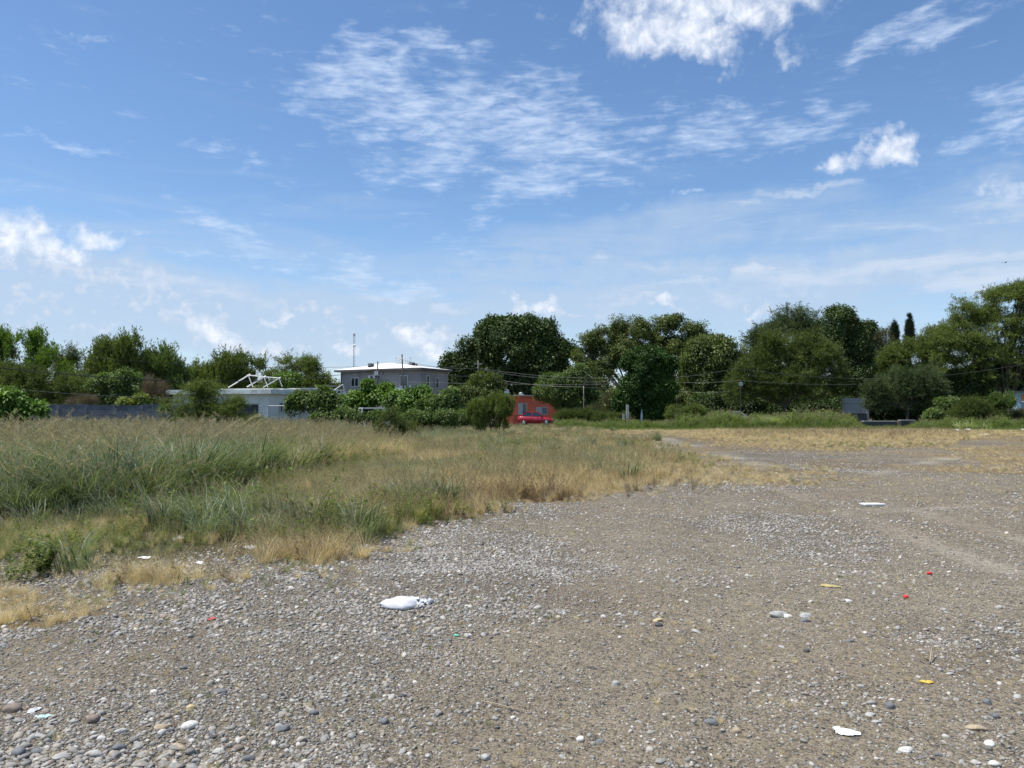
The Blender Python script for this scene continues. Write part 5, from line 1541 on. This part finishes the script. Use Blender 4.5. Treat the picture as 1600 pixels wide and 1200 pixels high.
# ------------------------------------------------------------------ stones
def stone_mesh(name, sub=2):
    bm = bmesh.new(); bmesh.ops.create_icosphere(bm, subdivisions=sub, radius=1)
    sx, sy, sz = random.uniform(.8, 1.25), random.uniform(.65, .95), random.uniform(.38, .62)
    o1 = [random.uniform(0, 9) for _ in range(6)]
    pl = [Vector(rand_unit(1)[0]) for _ in range(5)]; pd = [random.uniform(.55, .9) for _ in range(5)]
    for v in bm.verts:
        p = v.co.copy()
        for n_, d_ in zip(pl, pd):                # worn flats
            q_ = p.dot(n_)
            if q_ > d_: p -= n_ * (q_ - d_) * .8
        k = 1 + .10 * math.sin(p.x * 2.3 + o1[0]) + .08 * math.sin(p.y * 3.1 + o1[1]) + .06 * math.sin(p.z * 4 + o1[2])
        v.co = Vector((p.x * sx * k, p.y * sy * k, p.z * sz * k))
    me = bpy.data.meshes.new(name); bm.to_mesh(me); bm.free()
    me.polygons.foreach_set('use_smooth', [True] * len(me.polygons)); me.materials.append(M_STONE)
    return me
st_meshes = [stone_mesh('pebble', 2) for _ in range(10)]
c_stone = source_collection('pebble', st_meshes)
def stones():
    def place(n, d0, d1, pw, smin, smax, bias, thresh_amt):
        x, y = sample(n, d0, d1, pw, .72, 1.2)
        z, u, v = zones(x, y)
        g = gravel_amt(x, y)
        g = np.where(z['track'], .8, g)
        clus = .35 + .9 * sstep(.38, .62, fbm(x * 2.2 + 70, y * 2.2, 3))
        pr = (thresh_amt + (1 - thresh_amt) * g * clus) * (1 - .65 * ruts(x, y))
        k = (rng.random(len(x)) < pr) & ~(z['veg'] & (rng.random(len(x)) < sstep(-.3, 2.2, signed_depth(u, v, x, y)))) & ~z['right'] & ~(z['ldry'] & (rng.random(len(x)) < .75))
        x, y = x[k], y[k]
        s = smin + (smax - smin) * rng.random(len(x)) ** bias
        return x, y, s
    sets = [place(230000, 3.0, 10, .9, .004, .011, 1.6, .26), place(110000, 3.0, 14, 1.0, .009, .020, 1.9, .12),
            place(22000, 3.0, 18, 1.1, .016, .030, 2.2, .06), place(190000, 7.5, 36, .5, .010, .022, 1.7, .15), place(14000, 14, 50, .6, .018, .038, 2, .12), place(34000, 5.5, 24, .5, .016, .032, 1.8, .10)]
    nc = 9000
    cx_ = rng.uniform(-3.2, .3, nc); cy_ = rng.uniform(3.2, 4.8, nc); uu, vv = to_view(cx_, cy_)
    kk = rng.random(nc) < .5 * sstep(1120, 1185, vv + 90 * (fbm(cx_ * 2, cy_ * 2, 3) - .5)) * sstep(560, 200, uu)
    sets.append((cx_[kk], cy_[kk], .010 + .022 * rng.random(kk.sum()) ** 1.8))
    x = np.concatenate([s[0] for s in sets]); y = np.concatenate([s[1] for s in sets]); s = np.concatenate([q_[2] for q_ in sets])
    # individual stones: the largest in the picture
    show = s / y
    order = np.argsort(-show)
    nind = 262
    ind = order[:nind]; rest = order[nind:]
    n = len(rest); X, Y, S = x[rest], y[rest], s[rest]
    rot = np.stack([rng.normal(0, .3, n), rng.normal(0, .3, n), rng.uniform(0, 6.283, n)], 1)
    o = scatter('gravel', np.stack([X, Y, height(X, Y) + S * .10], 1), rot, S, rng.integers(0, 10, n), rng.random(n), c_stone, GROUND)
    o['kind'] = 'stuff'
    print('gravel instances', n)
    big = [stone_mesh('stone', 3) for _ in range(8)]
    for i in ind:
        so = link_mesh('stone', big[random.randrange(8)], None, GROUND)
        so.location = (x[i], y[i], float(height(x[i:i + 1], y[i:i + 1])[0]) + s[i] * .10)
        so.rotation_euler = (random.gauss(0, .22), random.gauss(0, .22), random.uniform(0, 6.28)); so.scale = (s[i],) * 3
    # stones picked out one by one in the photograph: u, v, half width px, colour
    cols = {'g': (.15, .155, .16), 'd': (.075, .075, .078), 'l': (.36, .355, .33), 't': (.36, .29, .20), 'w': (.60, .585, .54), 'b': (.20, .155, .125), 'y': (.50, .40, .22)}
    cm = {k: pmat('stone_' + k, c, .72, .12, 2.0, bump=.3, bscale=8) for k, c in cols.items()}
    lst = [(441, 1139, 13, 'g'), (422, 1134, 8, 'd'), (252, 1140, 12, 't'), (265, 1145, 7, 'd'), (297, 1139, 15, 'w'), (298, 1113, 10, 'y'), (18, 1115, 17, 'b'),
           (145, 1132, 14, 'b'), (56, 1142, 7, 'g'), (115, 1134, 7, 'l'), (45, 1098, 7, 'g'), (50, 1053, 6, 'l'), (48, 1161, 9, 'l'), (62, 1158, 8, 'l'), (79, 1159, 10, 'g'),
           (28, 1186, 14, 'g'), (58, 1184, 12, 'g'), (95, 1190, 14, 'l'), (150, 1185, 12, 'l'), (185, 1174, 12, 'g'), (188, 1148, 10, 'l'), (342, 1085, 11, 'g'), (350, 1090, 9, 'd'),
           (288, 1045, 9, 'g'), (313, 1092, 6, 'l'), (331, 1151, 8, 'd'), (333, 1146, 7, 'g'), (280, 1166, 13, 't'), (372, 1166, 11, 'b'), (390, 1180, 13, 'g'), (490, 1117, 10, 'g'),
           (548, 1126, 9, 'g'), (600, 1128, 10, 'g'), (669, 1178, 6, 'l'), (727, 1113, 6, 'd'), (628, 1087, 8, 'd'), (605, 1001, 10, 'g'), (562, 1004, 6, 'd'), (758, 1181, 10, 'l'),
           (907, 1151, 9, 'w'), (937, 1153, 8, 'g'), (962, 1064, 9, 'l'), (1324, 941, 7, 'w'), (1327, 998, 7, 'g'), (1222, 1007, 6, 'l'), (1260, 1015, 7, 'd'), (1116, 1009, 6, 'g'),
           (1319, 1093, 6, 'l'), (1345, 1069, 6, 'l'), (1542, 1094, 9, 'g'), (1416, 1170, 11, 'w'), (1525, 1137, 14, 't'), (1545, 1160, 11, 'w'), (1555, 1192, 13, 'w'), (1112, 1119, 14, 'g'),
           (1151, 1129, 10, 't'), (1360, 1112, 9, 'l'), (1370, 1124, 8, 'l'), (1390, 1101, 11, 'g'), (1467, 1177, 8, 'g'), (1218, 958, 17, 'l'), (1258, 959, 12, 'l'), (1258, 967, 10, 'g'),
           (1484, 1047, 6, 'l'), (1555, 1115, 11, 'g'), (1268, 1192, 6, 'l'), (1590, 1081, 9, 'l'), (1027, 965, 8, 'y'), (1030, 972, 8, 'd'), (1088, 980, 8, 'l'), (1230, 960, 8, 'w'),
           (1010, 1083, 5, 'd'), (928, 1037, 6, 'd'), (875, 1046, 5, 'g'), (700, 1000, 6, 'g'), (656, 985, 5, 'g')]
    for (u, v, hw, c) in lst:
        g = G(u, v); s_ = hw / F * math.hypot(g.y, EYE) / 1.15
        me = big[random.randrange(8)].copy(); me.materials[0] = cm[c]
        so = link_mesh('stone', me, None, GROUND)
        so.location = (g.x, g.y, float(height(np.array([g.x]), np.array([g.y]))[0]) + s_ * .10)
        so.rotation_euler = (random.gauss(0, .12), random.gauss(0, .12), random.choice((0, 3.14)) + random.gauss(0, .35)); so.scale = (s_,) * 3
stones()

# ------------------------------------------------------------------ litter
def gz(x, y): return float(height(np.array([x]), np.array([y]))[0])
def white_bag():
    g = G(637, 951)
    r = empty('plastic_bag', (g.x, g.y, gz(g.x, g.y) + .004), R(4), 'white knotted plastic bag lying flat on the gravel', 'plastic bag')
    nu, nv = 64, 40
    V, Fc = [], []
    for i in range(nu + 1):
        a = i / nu
        x = -.22 + .30 * a
        wd = .135 * (math.sin(min(1, (a + .03) * 1.5) * math.pi / 2) ** .7) * (1 - .60 * max(0, (a - .62) / .38) ** 1.5)
        ht = .050 * (a * (1.25 - a) * 2.4) ** .5 + .012
        for j in range(nv):
            t = 2 * math.pi * j / nv
            cy, cz = math.cos(t), math.sin(t)
            wr = .007 * math.sin(cy * 11 + a * 9 + math.sin(a * 9)) * a + .005 * math.sin(a * 12 + cy * 5) + .006 * abs(math.sin(cy * 10 + a * 3 + .8 * math.sin(a * 13)))
            z = max(0, cz) ** .75 * (ht + wr) if cz > 0 else 0.0
            V.append((x + .012 * math.sin(cy * 4), cy * (wd + .004 * math.sin(a * 13 + (3 if cy > 0 else 0))), z))
    for i in range(nu):
        for j in range(nv):
            a0 = i * nv + j; a1 = i * nv + (j + 1) % nv
            Fc.append((a0, a1, a1 + nv, a0 + nv))
    Fc.append(tuple(range(nv))); Fc.append(tuple(nu * nv + k for k in range(nv))[::-1])
    me = raw_mesh('bag_body', V, Fc, True); link_mesh('bag_body', me, M_PLASTIC, r)
    for q_, (sx, sy, ex, ey, rr) in enumerate(((.07, .0, .215, .055, .022), (.06, -.03, .13, -.085, .018), (.07, .03, .16, .01, .026), (.10, .04, .19, .075, .020))):
        pts, rd = [], []
        for k in range(22):
            t = k / 21
            pts.append((sx + (ex - sx) * t + .008 * math.sin(k * 1.9 + q_), sy + (ey - sy) * t + .008 * math.cos(k * 2.3), .018 + .010 * math.sin(k * 1.1 + q_)))
            rd.append(rr * (.75 + .35 * math.sin(k * 2.2 + q_ * 1.3)) * (1 - .4 * t))
        MB().tube(pts, rd, 9).build('twisted_end', M_PLASTIC, r, True)
white_bag()
def scrap(name, u, v, wpx, hpx, mat, label, cat, lift=.5, group=None, seed=0):
    """crumpled flat sheet lying on the ground"""
    rs = random.Random(seed + int(u)); g = G(u, v)
    dist = math.hypot(g.y, EYE); w_ = wpx / F * dist; d_ = min(w_ * 1.2, hpx / F * dist / (EYE / dist) * .8)
    V, Fc = [(0, 0, w_ * .12 * lift)], []
    ph = [rs.uniform(0, 6) for _ in range(8)]; seg, rings = 28, 6
    for i in range(1, rings + 1):
        for k in range(seg):
            t = 2 * math.pi * k / seg
            rr = (1 + .22 * math.sin(2 * t + ph[0]) + .16 * math.sin(3 * t + ph[1]) + .08 * math.sin(5 * t + ph[6]) + .05 * math.sin(11 * t + ph[7])) * i / rings * .5
            a, b = math.cos(t) * rr, math.sin(t) * rr
            z = w_ * .13 * lift * (math.sin(a * 9 + ph[2]) * math.cos(b * 8 + ph[3]) + .6 * abs(math.sin((a + b) * 12 + ph[4])) + .5 * abs(math.sin((a - b) * 15 + ph[5])) + 1.1) * (1.15 - i / rings * .6)
            V.append((a * w_, b * d_, max(z, .001)))
    for k in range(seg): Fc.append((0, 1 + k, 1 + (k + 1) % seg))
    for i in range(rings - 1):
        for k in range(seg):
            q_ = 1 + i * seg + k; q2 = 1 + i * seg + (k + 1) % seg; Fc.append((q_, q_ + seg, q2 + seg, q2))
    o = link_mesh(name, raw_mesh(name, V, Fc, False), mat, loc=(g.x, g.y, gz(g.x, g.y) + .004), rot=(0, 0, rs.uniform(-.3, .3)))
    s = o.modifiers.new('thickness', 'SOLIDIFY'); s.thickness = max(.0015, w_ * .01)
    return tag(o, label, cat, group)
def board():
    g = G(1362, 789.5)
    r = empty('foam_board', (g.x, g.y, gz(g.x, g.y) + .004), R(2), 'flat white foam board strip lying alone on the right hand dirt', 'foam board')
    w_ = 30 / F * math.hypot(g.y, EYE)
    MB().box(-w_ / 2, w_ / 2, -.11, .11, 0.0, .03).build('board', M_PAPER, r, bevel=.006)
    MB().box(w_ / 2 + .005, w_ / 2 + .06, -.06, .05, 0.0, .025).build('broken_piece', M_PAPER, r, bevel=.004)
board()
scrap('crumpled_paper', 281, 843.5, 14, 9, M_PLASTIC, 'small crumpled white bag in the weeds, brightest scrap at the left', 'litter', 1.2)
scrap('paper_scrap', 226, 872, 19, 5, M_PAPER, 'flat white paper scrap left of the crumpled bag in the weeds', 'litter', .3)
scrap('paper_scrap', 391, 857, 20, 7, M_PLASTIC, 'white film scrap beside the straw mound', 'litter', .6)
scrap('paper_scrap', 312, 880, 14, 6, M_PAPER, 'white scrap between two others in the sparse weeds', 'litter', .6)
scrap('paper_scrap', 445, 869, 18, 4, M_PAPER, 'thin pale scrap where the straw meets the gravel', 'litter', .3)
scrap('paper_scrap', 288, 822, 10, 6, pmat('tan_card', (.45, .33, .20), .8, .1, 9), 'tan card scrap in the grass above the crumpled bag', 'litter', .6)
scrap('blue_scrap', 566, 813, 9, 3, pmat('light_blue_film', (.25, .52, .62), .5, .05, 20), 'light blue plastic scrap at the grass edge', 'litter', .5)
scrap('foil_scrap', 52, 1116, 15, 11, M_PLASTIC, 'folded white scrap between stones at the lower left', 'litter', .5)
scrap('blue_scrap', 67, 1127, 18, 6, pmat('turquoise_film', (.45, .68, .68), .5, .05, 20), 'pale turquoise film scrap just below the folded white scrap', 'litter', .5)
scrap('paper_scrap', 1321, 1143, 30, 14, M_PAPER, 'torn white paper scrap at the lower right', 'litter', .35)
scrap('yellow_wrapper', 1448, 1064, 15, 6, M_YEL, 'small yellow wrapper on the right hand gravel', 'litter', .4)
scrap('yellow_wrapper', 1296, 920, 26, 5, pmat('faded_yellow', (.42, .34, .14), .8, .1, 20), 'faded yellow wrapper flattened into the dirt', 'litter', .1)
scrap('red_scrap', 331, 969, 12, 5, pmat('faded_red', (.45, .10, .07), .7, .1, 20), 'faded red scrap in the gravel left of the white bag', 'litter', .4)
scrap('green_scrap', 713, 993, 8, 4, pmat('green_film', (.10, .42, .30), .5, .1, 20), 'tiny green plastic scrap below the white bag', 'litter', .5)
scrap('white_litter', 873, 663, 9, 6, M_PLASTIC, 'white litter at the front wheel of the red car', 'litter', 1.2)
scrap('white_litter', 1268, 672, 9, 3, M_PAPER, 'white litter on the far field left of the brown weed strip', 'litter', .8)
scrap('white_litter', 1309, 673, 6, 2.5, M_PAPER, 'small white litter on the far field near the pale kerb', 'litter', .8)
scrap('white_litter', 1495, 673.5, 8, 3, M_PLASTIC, 'left white litter of the pair in the far right grass', 'litter', 1.0)
scrap('white_litter', 1513, 672.5, 7, 4, M_PLASTIC, 'right white litter of the pair in the far right grass', 'litter', 1.2)
scrap('white_litter', 1540, 680, 12, 2, M_PAPER, 'pale flat litter in front of the pair of white scraps', 'litter', .4)
scrap('white_litter', 1096, 669, 7, 3, M_PAPER, 'white litter on the verge below the mounded weeds', 'litter', .8)
scrap('white_litter', 578, 651, 6, 4, M_PLASTIC, 'white scrap in the tall grass beneath the hidden pickup', 'litter', 1.0)
scrap('white_litter', 1598, 672, 6, 4, M_PLASTIC, 'white litter at the extreme right in the fresh grass', 'litter', 1.0)
def cap(u, v, s, label):
    g = G(u, v)
    r = empty('bottle_cap', (g.x, g.y, gz(g.x, g.y) + .012), 0, label, 'bottle cap', 'red bottle caps')
    MB().tube([(0, 0, 0), (0, 0, .016), (0, 0, .019)], [s, s, s * .85], 14).build('cap_shell', M_PLAINRED, r, True)
    MB().tube([(0, 0, .002), (0, 0, .005)], [s * 1.06, s * 1.06], 14).build('cap_rim', M_PLAINRED, r)
cap(1415.5, 930, .022, 'red bottle cap on the dirt, the nearer of two red caps')
cap(1452.5, 898, .024, 'red bottle cap on the dirt, the farther of two red caps')
def stick(pts, rad, name, label, mat):
    P0 = G(*pts[0]); w3 = []
    for i, p in enumerate(pts):
        g = G(p[0], p[1]); w3.append(Vector((g.x - P0.x, g.y - P0.y, gz(g.x, g.y) + .015 + (p[2] if len(p) > 2 else 0))))
    o = MB().tube(w3, [rad] * (len(w3) - 1) + [rad * .5], 5).build(name, mat, None, True); o.location = (P0.x, P0.y, 0)
    tag(o, label, 'stick')
stick([(752, 1094), (775, 1098), (800, 1104), (832, 1110)], .003, 'straw_stalk', 'long pale straw stalk lying on the dirt in the middle', M_TWIG)
stick([(1442, 1025), (1453, 1031), (1456, 1017, .05)], .005, 'forked_stick', 'bent pale stick lying on the gravel at the right', M_TWIG)
stick([(1448, 1030), (1452, 1033), (1459, 1018, .03)], .003, 'dry_twig', 'thin twig touching the bent pale stick', M_TWIG)
# a bird far up at the right
def bird():
    c = P(1571, 410, 70)
    r = empty('bird', c, R(30), 'tiny dark bird gliding in the sky at the right', 'bird')
    st = [(-.16, .012), (-.10, .03), (0, .05), (.08, .035), (.13, .03), (.17, .008)]
    MB().tube([(x, 0, 0) for x, _ in st], [q_ for _, q_ in st], 8).build('body', M_DARK, r, True)
    for s in (-1, 1):
        V = [(.06, 0, .02), (-.05, 0, .02), (.05, s * .18, .07), (-.05, s * .18, .06), (-.02, s * .36, .03), (-.06, s * .34, .03)]
        o = link_mesh('wing', raw_mesh('wing', V, [(0, 1, 3, 2), (2, 3, 5, 4)]), M_DARK, r)
        o.modifiers.new('thickness', 'SOLIDIFY').thickness = .008
bird()
